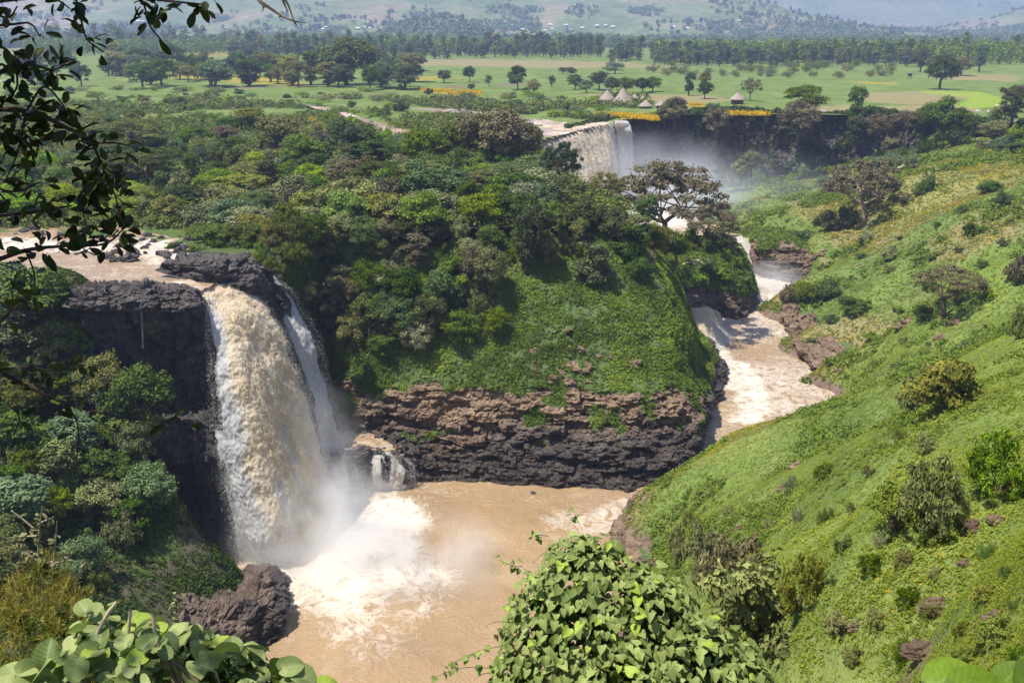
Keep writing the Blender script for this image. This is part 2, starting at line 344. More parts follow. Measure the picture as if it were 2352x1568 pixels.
# ------------------------------------------------------------ lofted rock faces
def pt(e):
    px, py, d = e; return Y(px, py, d) if d > 0 else Z(px, py, d)
SURF = {}
def rockface(name, cols, nr, nc, amp=1.0, veg=None, wet=None, red=None, mat=None, kind='structure', flip=False, smooth=False, size=1.0, vert=False):
    C = np.array([[pt(e) for e in c] for c in cols]).transpose(1, 0, 2)          # rows (bottom to top) x columns
    G = catmull(catmull(C, nr, 0), nc, 1); N = gridnormals(G)
    if flip: N = -N
    if (N[..., 1].mean() > 0): N = -N                                            # faces look towards the camera side
    u = np.linspace(0, 1, nc)[None, :] * np.ones((nr, 1)); v = np.linspace(0, 1, nr)[:, None] * np.ones((1, nc))
    f = lambda g, d: np.clip(g(G, u, v), 0, 1) if g else np.full(G.shape[:2], d)
    ve, we, re_ = f(veg, 0.0), f(wet, 0.0), f(red, 0.5)
    rk = 1 - ve; Q = G / size
    D = 0.9 * fbm(Q, 3, 0.09) + rk * (0.75 * cell(Q, (6, 6, 1.7)) + 0.5 * cell(Q + 5, (2.3, 2.3, 0.9)) + 0.28 * cell(Q + 9, (0.9, 0.9, 0.45)) + 0.10 * cell(Q + 13, (0.4, 0.4, 0.22))) + 0.35 * fbm(Q, 5, 0.5)
    if vert: D = 1.1 * fbm(Q, 3, 0.07) + rk * (0.8 * cell(Q, (3.5, 3.5, 9)) + 0.55 * cell(Q + 5, (1.3, 1.3, 5)) + 0.3 * cell(Q + 9, (0.7, 0.7, 1.6)) + 0.12 * cell(Q + 13, (0.4, 0.4, 0.5))) + 0.3 * fbm(Q, 5, 0.5)
    edge = np.minimum(1, np.minimum(v * 12, (1 - v) * 12)) 
    H = N.copy(); H[..., 2] *= 0.35; H = unit(H)
    G2 = G + H * (D * amp * (0.35 + 0.65 * edge))[..., None]
    F = gridfaces(nr, nc); me = mesh(name, G2, F, mat or ROCK, {'veg': ve, 'wet': we, 'red': re_}, smooth)
    SURF[name] = (G2, gridnormals(G2) * (1 if flip is False else -1), ve)
    if (SURF[name][1][..., 1].mean() > 0): SURF[name] = (G2, -SURF[name][1], ve)
    return tag(link(name, me), kind=kind)
_n = lambda G, s, o=4: fbm(G, o, s)
CENT = [
 [(640, 1085, 172), (640, 1030, 172.5), (640, 1000, 173), (640, 900, 174), (640, 830, 174), (640, 720, 174.5), (640, 640, 175), (640, 572, 176), (640, 545, 195)],
 [(740, 1068, 178), (740, 1010, 179), (740, 980, 180), (740, 900, 182), (740, 830, 184), (740, 700, 186), (740, 610, 187), (740, 552, 189), (740, 530, 206)],
 [(800, 1135, 160), (800, 1045, 163), (795, 1000, 170), (790, 930, 174), (790, 855, 177), (795, 740, 182), (800, 640, 188), (800, 552, 191), (800, 530, 210)],
 [(905, 1130, 162), (905, 1040, 165), (885, 1010, 170), (872, 930, 173), (865, 845, 175), (860, 740, 180), (870, 640, 187), (880, 552, 193), (880, 530, 212)],
 [(1000, 1116, 163.5), (1000, 1060, 165), (1000, 1010, 168), (1000, 920, 171), (1000, 842, 174), (1000, 740, 180), (1000, 640, 188), (1000, 552, 195), (1000, 530, 215)],
 [(1120, 1112, 163.5), (1120, 1050, 165.5), (1120, 990, 168.5), (1120, 910, 171), (1120, 845, 174), (1120, 740, 181), (1130, 640, 188), (1130, 550, 197), (1130, 525, 218)],
 [(1250, 1124, 162), (1250, 1050, 165), (1250, 980, 168.5), (1250, 900, 171.5), (1250, 830, 175), (1260, 740, 181), (1270, 640, 190), (1270, 545, 201), (1270, 515, 220)],
 [(1400, 1140, 160), (1400, 1060, 163), (1400, 980, 167), (1400, 905, 171), (1400, 860, 174.5), (1400, 750, 182), (1390, 640, 192), (1380, 530, 206), (1370, 490, 225)],
 [(1495, 1128, 162), (1500, 1050, 165), (1500, 980, 169), (1495, 920, 172), (1490, 860, 177), (1480, 760, 185), (1460, 640, 197), (1430, 520, 213), (1410, 470, 235)],
 [(1597, 1085, 167), (1592, 1030, 170), (1590, 975, 174), (1575, 920, 178), (1560, 860, 184), (1550, 760, 193), (1520, 640, 205), (1480, 562, 221), (1450, 505, 235)],
 [(1612, 1005, 185), (1612, 960, 187), (1620, 935, 190), (1620, 900, 195), (1600, 840, 202), (1585, 760, 210), (1555, 670, 222), (1530, 605, 236), (1480, 540, 250)],
 [(1672, 872, 221), (1663, 850, 222), (1650, 830, 224), (1630, 805, 226), (1606, 790, 230), (1585, 730, 236), (1560, 660, 245), (1542, 625, 255), (1500, 570, 270)],
 [(1640, 785, 250), (1625, 770, 251), (1605, 740, 253), (1595, 730, 255), (1588, 710, 258), (1575, 690, 262), (1550, 640, 268), (1547, 622, 274), (1500, 570, 290)]]
def cent_veg(G, u, v):
    t = 0.40 + 0.10 * _n(G, 0.10) + 0.05 * np.sin(u * 9)
    t = np.where(u > 0.70, t - 0.12 * sm(u, 0.70, 0.86), t)
    patch = sm(_n(G + 7, 0.22), 0.42, 0.6) * sm(v, 0.1, 0.25) * 0.8
    bare = sm(_n(G + 40, 0.16), 0.45, 0.7) * sm(u, 0.45, 0.5) * (1 - sm(u, 0.7, 0.75)) * (1 - sm(v, 0.6, 0.7)) * 0.8
    return np.maximum(sm(v, t, t + 0.05) - bare, patch)
rockface('rock_cliff', CENT, 270, 560, 1.15, cent_veg,
         lambda G, u, v: (1 - sm(G[..., 2] + 2.5 * _n(G, 0.1), -36, -29)) * 1.0 + (1 - sm(u, 0.0, 0.16)) * 0.6,
         lambda G, u, v: sm(G[..., 2] + 6 * _n(G * np.array([1, 1, 2.0]), 0.09, 5), -38, -27) * sm(u, 0.02, 0.12) * 0.85 + 0.22)
LEFTC = [
 [(150, 1340, 131), (150, 1150, 135), (160, 1010, 138), (180, 940, 143), (185, 820, 144), (190, 735, 142), (195, 680, 142), (200, 655, 147)],
 [(330, 1330, 134), (320, 1140, 137), (320, 980, 138), (320, 940, 144), (320, 830, 144.5), (320, 735, 142), (330, 667, 144), (330, 648, 150)],
 [(440, 1290, 136.5), (430, 1120, 137), (430, 975, 138), (430, 940, 144), (430, 830, 144.5), (445, 745, 143), (440, 675, 145), (430, 653, 150)],
 [(540, 1318, 135.5), (535, 1120, 137.5), (495, 965, 140.5), (490, 930, 146), (485, 830, 148), (478, 745, 147.5), (470, 690, 148), (455, 672, 152)],
 [(620, 1240, 146), (600, 1080, 150), (590, 960, 153), (585, 920, 156), (580, 830, 158), (570, 770, 158), (560, 730, 158), (530, 700, 160)],
 [(700, 1180, 158), (690, 1040, 162), (680, 940, 165), (675, 900, 167), (670, 820, 168), (650, 750, 168), (630, 710, 166), (600, 660, 168)],
 [(745, 1095, 172), (735, 1000, 174), (730, 920, 176), (725, 880, 177), (715, 800, 177), (695, 730, 176), (655, 650, 174), (630, 600, 177)]]
rockface('basalt_cliff', LEFTC, 240, 300, 1.0, None,
         lambda G, u, v: 0.35 + 0.6 * sm(u, 0.3, 0.45), lambda G, u, v: 0.14 * sm(v, 0.55, 0.7), size=0.9, vert=True)  # red mask lightens the rock heads near the top, a painted highlight
rockface('river_rock', [[(355, 622, 157.0), (362, 612, 157.0), (378, 602, 156.0), (398, 592, 159.0), (410, 585, 167.0)], [(450, 655, 155.0), (455, 630, 155.0), (462, 607, 155.0), (462, 592, 161.0), (460, 585, 170.0)],
   [(520, 692, 156.0), (525, 655, 156.0), (530, 622, 157.0), (522, 594, 163.0), (515, 586, 172.0)], [(580, 730, 159.0), (585, 680, 159.0), (588, 642, 159.0), (562, 594, 165.0), (550, 586, 174.0)],
   [(625, 738, 165.0), (618, 690, 165.0), (608, 645, 164.0), (590, 605, 168.0), (575, 592, 176.0)], [(655, 730, 172.0), (640, 690, 171.0), (625, 645, 169.0), (600, 605, 172.0), (590, 590, 179.0)]],
   110, 150, 0.85, None, lambda G, u, v: 0.45 + 0 * u, lambda G, u, v: 0.12 + 0 * u, size=0.85)
rockface('lip_rock', [[(140, 705, 139), (150, 690, 139.5), (160, 672, 142), (165, 655, 147)], [(200, 712, 139.5), (205, 690, 140), (210, 668, 142.5), (215, 652, 148)], [(300, 716, 140), (305, 690, 140.6), (312, 664, 143.2), (315, 650, 148.5)],
   [(380, 716, 141), (385, 690, 141.8), (388, 664, 144), (385, 652, 149)], [(440, 722, 142), (446, 695, 143), (440, 672, 145.5), (425, 658, 150)], [(478, 735, 146), (474, 705, 147), (462, 686, 149), (440, 668, 152)]],
   80, 200, 0.8, None, lambda G, u, v: 0.3 + 0 * u, lambda G, u, v: 0.08 + 0 * u, size=0.8)
rockface('rock_island', [[(1470, 745, 252), (1470, 700, 253), (1470, 650, 256), (1470, 600, 262), (1470, 562, 284)], [(1530, 745, 257), (1530, 700, 258), (1528, 650, 261), (1526, 600, 267), (1526, 562, 288)],
 [(1585, 745, 262), (1585, 700, 263), (1582, 640, 266), (1580, 600, 272), (1580, 560, 292)], [(1640, 736, 270), (1640, 700, 270), (1640, 645, 272), (1640, 590, 280), (1640, 552, 300)],
 [(1695, 741, 269), (1695, 700, 270), (1695, 650, 274), (1690, 590, 284), (1680, 553, 302)], [(1733, 716, 280), (1731, 690, 281), (1728, 655, 284), (1715, 605, 292), (1692, 563, 306)],
 [(1740, 694, 290), (1737, 675, 291), (1732, 650, 294), (1717, 605, 301), (1694, 563, 313)], [(1722, 645, 315), (1720, 630, 316), (1716, 615, 317), (1702, 592, 318), (1682, 563, 321)]],
 120, 250, 0.9, lambda G, u, v: sm(v + 0.06 * _n(G, 0.2), 0.36, 0.44), lambda G, u, v: 1 - sm(v, 0.02, 0.25), lambda G, u, v: 0.4 + 0 * u)
rockface('river_bank', [
 [(1722, 600, 338), (1724, 575, 338.5), (1726, 547, 340), (1738, 522, 356)], [(1743, 634, 318), (1738, 590, 319), (1736, 553, 322), (1758, 522, 348)], [(1790, 646, 312), (1790, 602, 313), (1800, 562, 317), (1820, 532, 338)],
 [(1842, 650, 309), (1850, 607, 312), (1862, 577, 315), (1882, 547, 328)], [(1890, 645, 307), (1893, 602, 309), (1905, 572, 313), (1925, 552, 322)]],
 90, 160, 0.9, lambda G, u, v: sm(v + 0.3 * _n(G, 0.3), 0.6, 0.75), lambda G, u, v: 1 - sm(v, 0.05, 0.4), lambda G, u, v: 0.85 + 0 * u)
rockface('rock_headland', [[(420, 1310, -38), (420, 1330, -33), (415, 1420, -31), (430, 1500, -34), (460, 1570, -41)], [(485, 1325, -41), (482, 1340, -36), (480, 1420, -33.5), (488, 1495, -35.5), (505, 1555, -41)], [(545, 1318, -41), (545, 1335, -36.5), (545, 1400, -34.5), (545, 1470, -37), (560, 1520, -41)],
  [(600, 1312, -40.5), (603, 1308, -36), (603, 1370, -35), (600, 1430, -37), (605, 1490, -41)], [(645, 1330, -41), (645, 1335, -37), (643, 1380, -36.5), (635, 1430, -38), (635, 1475, -41)],
  [(662, 1385, -41), (660, 1390, -39), (659, 1405, -39), (657, 1420, -39.5), (655, 1435, -41)]],
  170, 150, 0.8, None, lambda G, u, v: 0.4 + 0.6 * sm(u + 0.3 * _n(G, 0.2), 0.45, 0.7), lambda G, u, v: 0.15 + 0.45 * (1 - sm(u + 0.3 * _n(G, 0.2), 0.4, 0.7)), flip=False, size=0.7)
# far cliff wall right of the second fall
def fcv(G, u, v): return sm(v, 0.86, 0.95) + 0.7 * sm(_n(G, 0.12, 5), 0.1, 0.45)
def colf(px, dt, yb, db, zb): return [Z(px, yb, zb) if db is None else np.array([Y(px, 300, db)[0], db, zb]), None, None, None, None]
FC = []
for px, d in [(1300, 398), (1400, 428), (1455, 438), (1520, 449), (1620, 457), (1700, 460), (1850, 459), (1980, 455), (2100, 449), (2240, 431), (2300, 415)]:
    x = Y(px, 270, d)[0]; zb = -34 + 30 * float(sm(np.array(px), 1850, 2300)); FC.append([np.array([x - 1, d - 16 + 12 * float(sm(np.array(px), 1900, 2300)), zb]), np.array([x, d - 8 + 5 * float(sm(np.array(px), 1900, 2300)), zb * 0.75]),
        np.array([x, d - 3.5, zb * 0.5]), np.array([x, d - 1.5, zb * 0.2]), np.array([x, d, -0.2]), np.array([x, d + 6, 0.15])])
_pt = pt
def pt(e): return e if isinstance(e, np.ndarray) else _pt(e)
rockface('far_cliff', FC, 90, 620, 1.7, fcv, lambda G, u, v: 0.3 + 0 * u, lambda G, u, v: 0.12 + 0.35 * sm(_n(G, 0.08), 0.2, 0.6), size=1.6, vert=True)
# ------------------------------------------------------------ hillsides from sighted heights
def hill(name, pts, x0, x1, y0, y1, st, mats, keepf=None, rocky=0.35, far=False):
    T = TPS([(*V2(pt(p)), pt(p)[2]) for p in pts])
    xs = np.arange(x0, x1 + st / 2, st); ys = np.arange(y0, y1 + st / 2, st); X, Yy = np.meshgrid(xs, ys)
    z = T(X, Yy); P = np.stack([X, Yy, z], -1)
    dist = np.hypot(X, Yy); z = z + 0.9 * fbm(P, 4, 0.05) * sm(dist, 15, 60) + 0.25 * fbm(P, 4, 0.35)
    gy, gx = np.gradient(z, st); sl = np.hypot(gx, gy)
    rk = sm(sl + 0.7 * fbm(P, 4, 0.12), 1.9, 2.5) if rocky else 0 * sl
    z = z + rk * (0.5 * cell(P, (3, 3, 1.2)) + 0.25 * cell(P + 4, (1.1, 1.1, 0.6)))
    cx = (X[:-1, :-1] + X[1:, 1:]) / 2; cy = (Yy[:-1, :-1] + Yy[1:, 1:]) / 2; cz = (z[:-1, :-1] + z[1:, 1:]) / 2
    keep = (cz > -44.5)
    if keepf is not None: keep &= keepf(cx, cy)
    A = {'flower': 0 * X, 'lush': 0 * X, 'dark': 0 * X}
    A['earth'] = np.clip(rk * 0.8 + (0.45 + 0.0) * sm(fbm(P + 50, 4, 0.09), 0.35, 0.6) * sm(sl, 0.5, 0.9) + sm(-z, 36, 39.5) * 0.9, 0, 1)
    A['dry'] = 0.7 * sm(fbm(P + 9, 4, 0.022), -0.15, 0.3)
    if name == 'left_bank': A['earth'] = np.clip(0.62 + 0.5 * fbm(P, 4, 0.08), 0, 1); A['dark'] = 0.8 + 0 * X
    A['lush'] = 0.25 * sm(fbm(P + 90, 3, 0.03), 0.0, 0.4)
    G = np.stack([X, Yy, z], -1)
    o = tag(link(name, mesh(name, G, gridfaces(*X.shape, keep), mats, A, True)), kind='structure')
    N = gridnormals(G); N = np.where(N[..., 2:] < 0, -N, N)
    kv = np.zeros(X.shape, bool); kv[:-1, :-1] = keep
    SURF[name] = (G, N, rk, kv, T)
    return o
HP = [(1825, 646, -40.5), (1796, 690, -40.5), (1803, 750, -40.5), (1845, 835, -40.5), (1893, 900, -40.5), (1560, 1100, -41), (1463, 1140, -40.5), (1412, 1215, -40.5), (1455, 1310, -40.5),
      (1835, 620, 314), (1812, 670, 288), (1818, 715, 266), (1860, 790, 236), (1905, 860, 213),
      (1600, 1064, 160), (1650, 1022, 165), (1760, 980, 170), (1885, 948, 176), (1960, 902, 180), (2100, 792, 188), (2230, 730, 192),
      (1950, 830, 222), (2010, 760, 228), (1900, 700, 264), (2000, 650, 256), (2100, 700, 236), (2200, 650, 216), (2160, 735, 222), (2100, 550, 275), (2200, 500, 270), (2352, 450, 262), (2352, 600, 200),
      (1975, 515, 318), (2352, 352, 330), (2200, 385, 333), (2050, 430, 322), (1890, 600, 308), (1850, 560, 322), (1760, 520, 346), (1720, 510, 358), (1700, 470, 380), (1850, 470, 362), (1980, 430, 358),
      (2352, 760, 122), (2352, 900, 82), (2200, 900, 112), (2100, 950, 122), (2000, 1000, 127), (1850, 1050, 131), (1700, 1100, 136), (1520, 1160, 143), (1470, 1240, 141), (1600, 1250, 112), (1500, 1350, 116),
      (1800, 1200, 92), (2000, 1150, 80), (2200, 1100, 64), (2352, 1100, 48), (2100, 1250, 50), (2352, 1300, 27), (2150, 1395, 27.5), (1900, 1350, 48), (1700, 1350, 68), (1620, 1440, 66), (1800, 1500, 31), (2100, 1545, 13.5), (2352, 1545, 10.5), (1640, 1560, 40)]
HP = HP + [np.array(p, float) for p in [(0, 3, 33.5), (6, 5, 32.5), (-10, 3, 31), (12, 2, 35.5), (20, 3, 36), (-3, 9, 26), (-8, 8, 25), (-14, 14, 19), (3, 15, 18), (4, 30, 0), (8, 50, -8), (3, 60, -20), (-5, 40, -6), (14, 75, -23), (17, 95, -34), (14, 115, -41), (-10, 80, -41), (-20, 60, -22), (-30, 20, 18), (-55, 10, 22), (-60, 60, -4),
      (60, 0, 37), (110, 0, 38), (120, 60, 22), (200, 100, 14), (230, 200, 8), (260, 300, 4), (150, 20, 34), (140, 160, -1),
      (88, 333, -41.5), (60, 260, -46), (55, 210, -46), (38, 185, -46), (25, 172, -46), (15, 150, -46), (0, 120, -47), (-20, 100, -46), (72, 300, -46), (50, 235, -46),
      (94, 400, -30), (120, 410, -25), (150, 405, -16), (185, 400, -8), (225, 400, -2), (270, 400, 1), (94, 440, -31), (130, 440, -25), (160, 440, -18), (200, 440, -6), (240, 440, 0), (300, 440, 3), (70, 380, -34), (60, 410, -35)]]
hill('hillside', HP, -60, 300, 1.0, 452, 1.0, MEADOW, lambda x, y: (x > -2 - 0.0 * y) | (y < 96))
LP = [(540, 1312, -40), (575, 1345, -40), (560, 1500, -40), (640, 1600, -41.5), (440, 1200, 128), (520, 1290, 126.5), (300, 1100, 128), (100, 1000, 128), (0, 800, 138), (200, 800, 142), (200, 1000, 138), (300, 1350, 110), (100, 1350, 104), (450, 1400, 114), (0, 1568, 80), (500, 1568, 100),
      (365, 1080, 130), (290, 900, 140), (0, 650, 149), (150, 700, 144), (480, 1290, 134), (440, 1240, 138), (400, 1170, 142), (420, 1100, 146), (360, 990, 146)]
LP = LP + [np.array(p, float) for p in [(-110, 120, 0), (-110, 90, 0), (-130, 60, 0), (-80, 150, 0), (-80, 50, -2), (-100, 150, 0), (-90, 100, -4), (-75, 75, -12), (-30, 100, -41), (-33, 90, -42), (-30, 80, -42), (-45, 60, -18), (-60, 40, 4)]]
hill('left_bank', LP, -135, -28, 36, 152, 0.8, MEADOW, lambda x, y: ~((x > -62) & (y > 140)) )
def hit(nm, px, py, dz=0.0, tmax=520.0):
    """where a sight line meets a hillside"""
    G = SURF[nm][0]; x0, y0 = G[0, 0, 0], G[0, 0, 1]; st = G[0, 1, 0] - G[0, 0, 0]; a = ray(px, py); a = a / a[1]
    t = np.concatenate([np.arange(3, 60, 0.1), np.arange(60, tmax, 0.5)]); q = CAMP + a * t[:, None]
    fx = np.clip((q[:, 0] - x0) / st, 0, G.shape[1] - 1.001); fy = np.clip((q[:, 1] - y0) / st, 0, G.shape[0] - 1.001); i, j = fy.astype(int), fx.astype(int); u, v = fx - j, fy - i
    z = G[i, j, 2] * (1 - u) * (1 - v) + G[i, j + 1, 2] * u * (1 - v) + G[i + 1, j, 2] * (1 - u) * v + G[i + 1, j + 1, 2] * u * v
    ins = (q[:, 0] > x0) & (q[:, 1] > y0) & (q[:, 0] < G[0, -1, 0]) & SURF[nm][3][i, j]
    b = np.nonzero((q[:, 2] < z) & ins)[0]; k = b[0] if len(b) else len(t) - 1
    return np.array([q[k, 0], q[k, 1], z[k] + dz]), SURF[nm][1][i[k], j[k]]
BK = lambda G, u, v: 0.85 * sm(v + 0.35 * _n(G, 0.25), 0.72, 0.9)
BW = lambda G, u, v: 1 - sm(v, 0.05, 0.35)
hh_ = lambda px, py, dz: hit('hillside', px, py, dz)[0]
rockface('bank_rocks', [[(1796, 692, -41.5), (1798, 684, -38), hh_(1815, 670, 0.5), hh_(1840, 660, -1.5)], [(1802, 754, -41.5), (1806, 737, -37.5), hh_(1830, 712, .7), hh_(1860, 700, -1.5)], [(1822, 802, -41.5), (1830, 777, -37), hh_(1865, 745, .7), hh_(1900, 735, -1.5)],
  [(1850, 844, -41.5), (1862, 814, -37), hh_(1900, 785, .7), hh_(1945, 770, -1.5)], [(1896, 910, -41.5), (1912, 872, -37.5), hh_(1940, 845, .7), hh_(1980, 830, -1.5)]], 90, 220, 1.1, BK, BW, lambda G, u, v: 0.9 + 0 * u, size=1.1)
rockface('shore_rocks', [[(1462, 1142, -41.5), (1468, 1130, -39), hh_(1490, 1135, 0.4), hh_(1510, 1140, -1.5)], [(1418, 1200, -41.5), (1424, 1187, -39), hh_(1450, 1190, .4), hh_(1475, 1190, -1.5)],
  [(1408, 1245, -41.5), (1420, 1237, -39), hh_(1450, 1240, .4), hh_(1480, 1245, -1.5)], [(1446, 1320, -41.5), (1456, 1302, -39), hh_(1490, 1295, .4), hh_(1520, 1290, -1.5)]], 80, 260, 0.7, BK, BW, lambda G, u, v: 0.9 + 0 * u, size=0.8)
# ------------------------------------------------------------ water
def watersheet(name, x0, x1, y0, y1, st, z, mat, foamf, keepf=None, wav=0.5, label=None, zf=None):
    xs = np.arange(x0, x1 + st / 2, st); ys = np.arange(y0, y1 + st / 2, st); X, Yy = np.meshgrid(xs, ys)
    P = np.stack([X, Yy, 0 * X], -1); f = np.clip(foamf(X, Yy), 0, 1)
    zz = (z if zf is None else zf(X, Yy)) + wav * f * (0.6 * fbm(P, 5, 0.35) + 0.25 * fbm(P, 4, 1.4)) + 0.10 * fbm(P, 4, 0.5)
    cx = (X[:-1, :-1] + X[1:, 1:]) / 2; cy = (Yy[:-1, :-1] + Yy[1:, 1:]) / 2
    keep = keepf(cx, cy) if keepf else None
    return tag(link(name, mesh(name, np.stack([X, Yy, zz], -1), gridfaces(*X.shape, keep), mat, {'foam': f}, True)), kind='structure')
def poolfoam(x, y):
    P = np.stack([x, y, 0 * x], -1)
    core = pixpoly([(560, 1300), (700, 1180), (770, 1125), (950, 1115), (960, 1190), (930, 1300), (900, 1370), (760, 1400), (640, 1370)], -40)
    mid = pixpoly([(550, 1290), (700, 1160), (770, 1120), (970, 1115), (1010, 1200), (1040, 1400), (960, 1450), (860, 1540), (700, 1500), (640, 1400)], -40)
    D = lambda pl: np.where(inpoly(x, y, pl), segdist(x, y, pl, True), -segdist(x, y, pl, True))
    f = 0.46 * sm(D(mid) + 4 * fbm(P, 4, 0.12), -9, 8) + 0.32 * sm(D(core) + 4 * fbm(P, 4, 0.15), -9, 9) + 0.12 * fbm(P, 5, 0.25)
    c1 = [V2(Z(px, py, -40)) for px, py in [(1640, 810), (1690, 850), (1740, 900), (1730, 960)]]
    f = np.maximum(f, 0.64 * sm(-segdist(x, y, c1) + 2.5 * fbm(P, 4, 0.15), -9, -2))
    c2 = [V2(Z(px, py, -40)) for px, py in [(1750, 635), (1790, 660), (1770, 700), (1750, 740), (1760, 800), (1800, 850)]]
    f = np.maximum(f, 0.66 * sm(-segdist(x, y, c2) + 2.5 * fbm(P, 4, 0.15), -10, -3) * sm(y, 205, 300))
    c3 = [V2(Z(px, py, -40)) for px, py in [(1290, 1190), (1360, 1210), (1430, 1160)]]
    f = np.maximum(f, 0.48 * sm(-segdist(x, y, c3), -8, -1)); ch = sm(x, 28, 40)
    return np.maximum(f, 0.27 + 0.12 * fbm(P, 3, 0.05) + ch * 0.16)
watersheet('pool_water', -62, 92, 84, 342, 0.5, -40.0, POOLW, poolfoam, None, 0.8)
mp = pixpoly([(1400, 600), (1400, 430), (1600, 470), (1720, 500), (1760, 540), (1716, 552), (1690, 556), (1600, 600)], -33)
watersheet('upper_pool_water', 20, 110, 300, 440, 0.8, -33.0, POOLW, lambda x, y: 0.75 * sm(-np.hypot(x - 38, y - 385), -45, -10) + 0.3, lambda x, y: (y > 350 - 0 * x) | (x < 60), 0.6)
def rivf(x, y):
    P = np.stack([x, y, 0 * x], -1)
    r = [V2(Z(px, py, 0)) for px, py in [(0, 548), (130, 562), (230, 560), (330, 550), (380, 585)]]
    q = [V2(Z(px, py, 0)) for px, py in [(330, 650), (420, 640), (470, 660)]]
    return np.maximum(0.34, np.maximum(0.58 * sm(-segdist(x, y, r) + 2 * fbm(P, 3, 0.2), -8, -2), 0.55 * sm(-segdist(x, y, q), -6, 0)))
watersheet('river_water', -250, -36, 141, 214, 0.6, -0.6, POOLW, rivf, lambda x, y: (segdist(x, y, RIVERS[0][0]) + 0 * x < 22) & ~inpoly(x, y, RIM) & ~inpoly(x, y, pixpoly([(462, 606), (640, 575), (720, 600), (680, 720), (560, 700), (490, 648)], -0.7)), 0.7, zf=lambda x, y: -0.75 + 0.02 * np.maximum(0, y - 165) - 0.9 * sm(x, -52, -40))
LIPW = pixpoly([(1180, 300), (1225, 272), (1290, 270), (1400, 279), (1412, 284), (1345, 299), (1285, 314), (1225, 338), (1185, 335)], 0)
watersheet('distant_river_water', -140, 60, 300, 640, 1.6, -0.7, POOLW, lambda x, y: 0.42 + 0.3 * fbm(np.stack([x, y, 0 * x], -1), 3, 0.05), lambda x, y: (np.minimum(segdist(x, y, RIVERS[2][0]), segdist(x, y, RIVERS[3][0])) < 6.0 - 3.0 * sm(-x, 20, 60) * sm(y, 400, 450)) & ~inpoly(x, y, RIM) | inpoly(x, y, LIPW) & ~inpoly(x, y, RIM), 0.8)
# ------------------------------------------------------------ falling water
def fallmat():
    m, nt, b = newmat('falling_water'); p = pos(nt); al, wh = attr(nt, 'alpha'), attr(nt, 'white')
    n1 = noise(nt, p, 0.32, 7, 0.62, 0.6, sc3=(1, 1, 0.6)); n2 = noise(nt, p, 1.5, 7, 0.7, sc3=(1, 1, 0.55)); st = noise(nt, p, 1.1, 8, 0.75, sc3=(1.6, 1.6, 0.16))
    c = ramp(nt, n1, [(0.32, (0.62, 0.46, 0.26)), (0.5, (0.84, 0.69, 0.46)), (0.66, (0.93, 0.84, 0.68))])
    c = mix(nt, math_(nt, 'MULTIPLY', ramp(nt, n2, [(0.40, (0, 0, 0)), (0.66, (1, 1, 1))]), 0.65), c, (0.88, 0.80, 0.68))
    c = mix(nt, 1.0, c, ramp(nt, noise(nt, p, 4.5, 6, 0.75, sc3=(1, 1, 0.5)), [(0.34, (0.80, 0.74, 0.66)), (0.6, (1.1, 1.1, 1.1))]), 'MULTIPLY')
    c = mix(nt, wh, c, ramp(nt, st, [(0.3, (0.50, 0.50, 0.52)), (0.62, (0.82, 0.81, 0.80))]))
    lk(nt, c, b.inputs['Base Color']); b.inputs['Roughness'].default_value = 0.7; b.inputs['Specular IOR Level'].default_value = 0.2
    sp = math_(nt, 'ADD', math_(nt, 'MULTIPLY', st, 0.75), math_(nt, 'MULTIPLY', n2, 0.45))
    a = math_(nt, 'ADD', math_(nt, 'MULTIPLY_ADD', al, 2.2, -1.55), sp)
    lk(nt, ramp(nt, a, [(0.0, (0, 0, 0)), (0.35, (1, 1, 1))]), b.inputs['Alpha'])
    bump(nt, b, math_(nt, 'ADD', n2, math_(nt, 'MULTIPLY', noise(nt, p, 5, 5, 0.7), 0.35)), 0.5, 0.18)
    t = nt.nodes.new('ShaderNodeBsdfTranslucent'); lk(nt, c, t.inputs[0]); ms = nt.nodes.new('ShaderNodeMixShader'); ms.inputs[0].default_value = 0.5
    tr = nt.nodes.new('ShaderNodeBsdfTransparent'); m2 = nt.nodes.new('ShaderNodeMixShader'); lk(nt, ramp(nt, a, [(0.0, (0, 0, 0)), (0.35, (1, 1, 1))]), m2.inputs[0])
    b.inputs['Alpha'].default_value = 1
    for l in list(b.inputs['Alpha'].links): nt.links.remove(l)
    lk(nt, b.outputs[0], ms.inputs[1]); lk(nt, t.outputs[0], ms.inputs[2]); lk(nt, tr.outputs[0], m2.inputs[1]); lk(nt, ms.outputs[0], m2.inputs[2]); lk(nt, m2.outputs[0], nt.nodes['Material Output'].inputs[0])
    return m
FALL = fallmat(); FSURF = {}
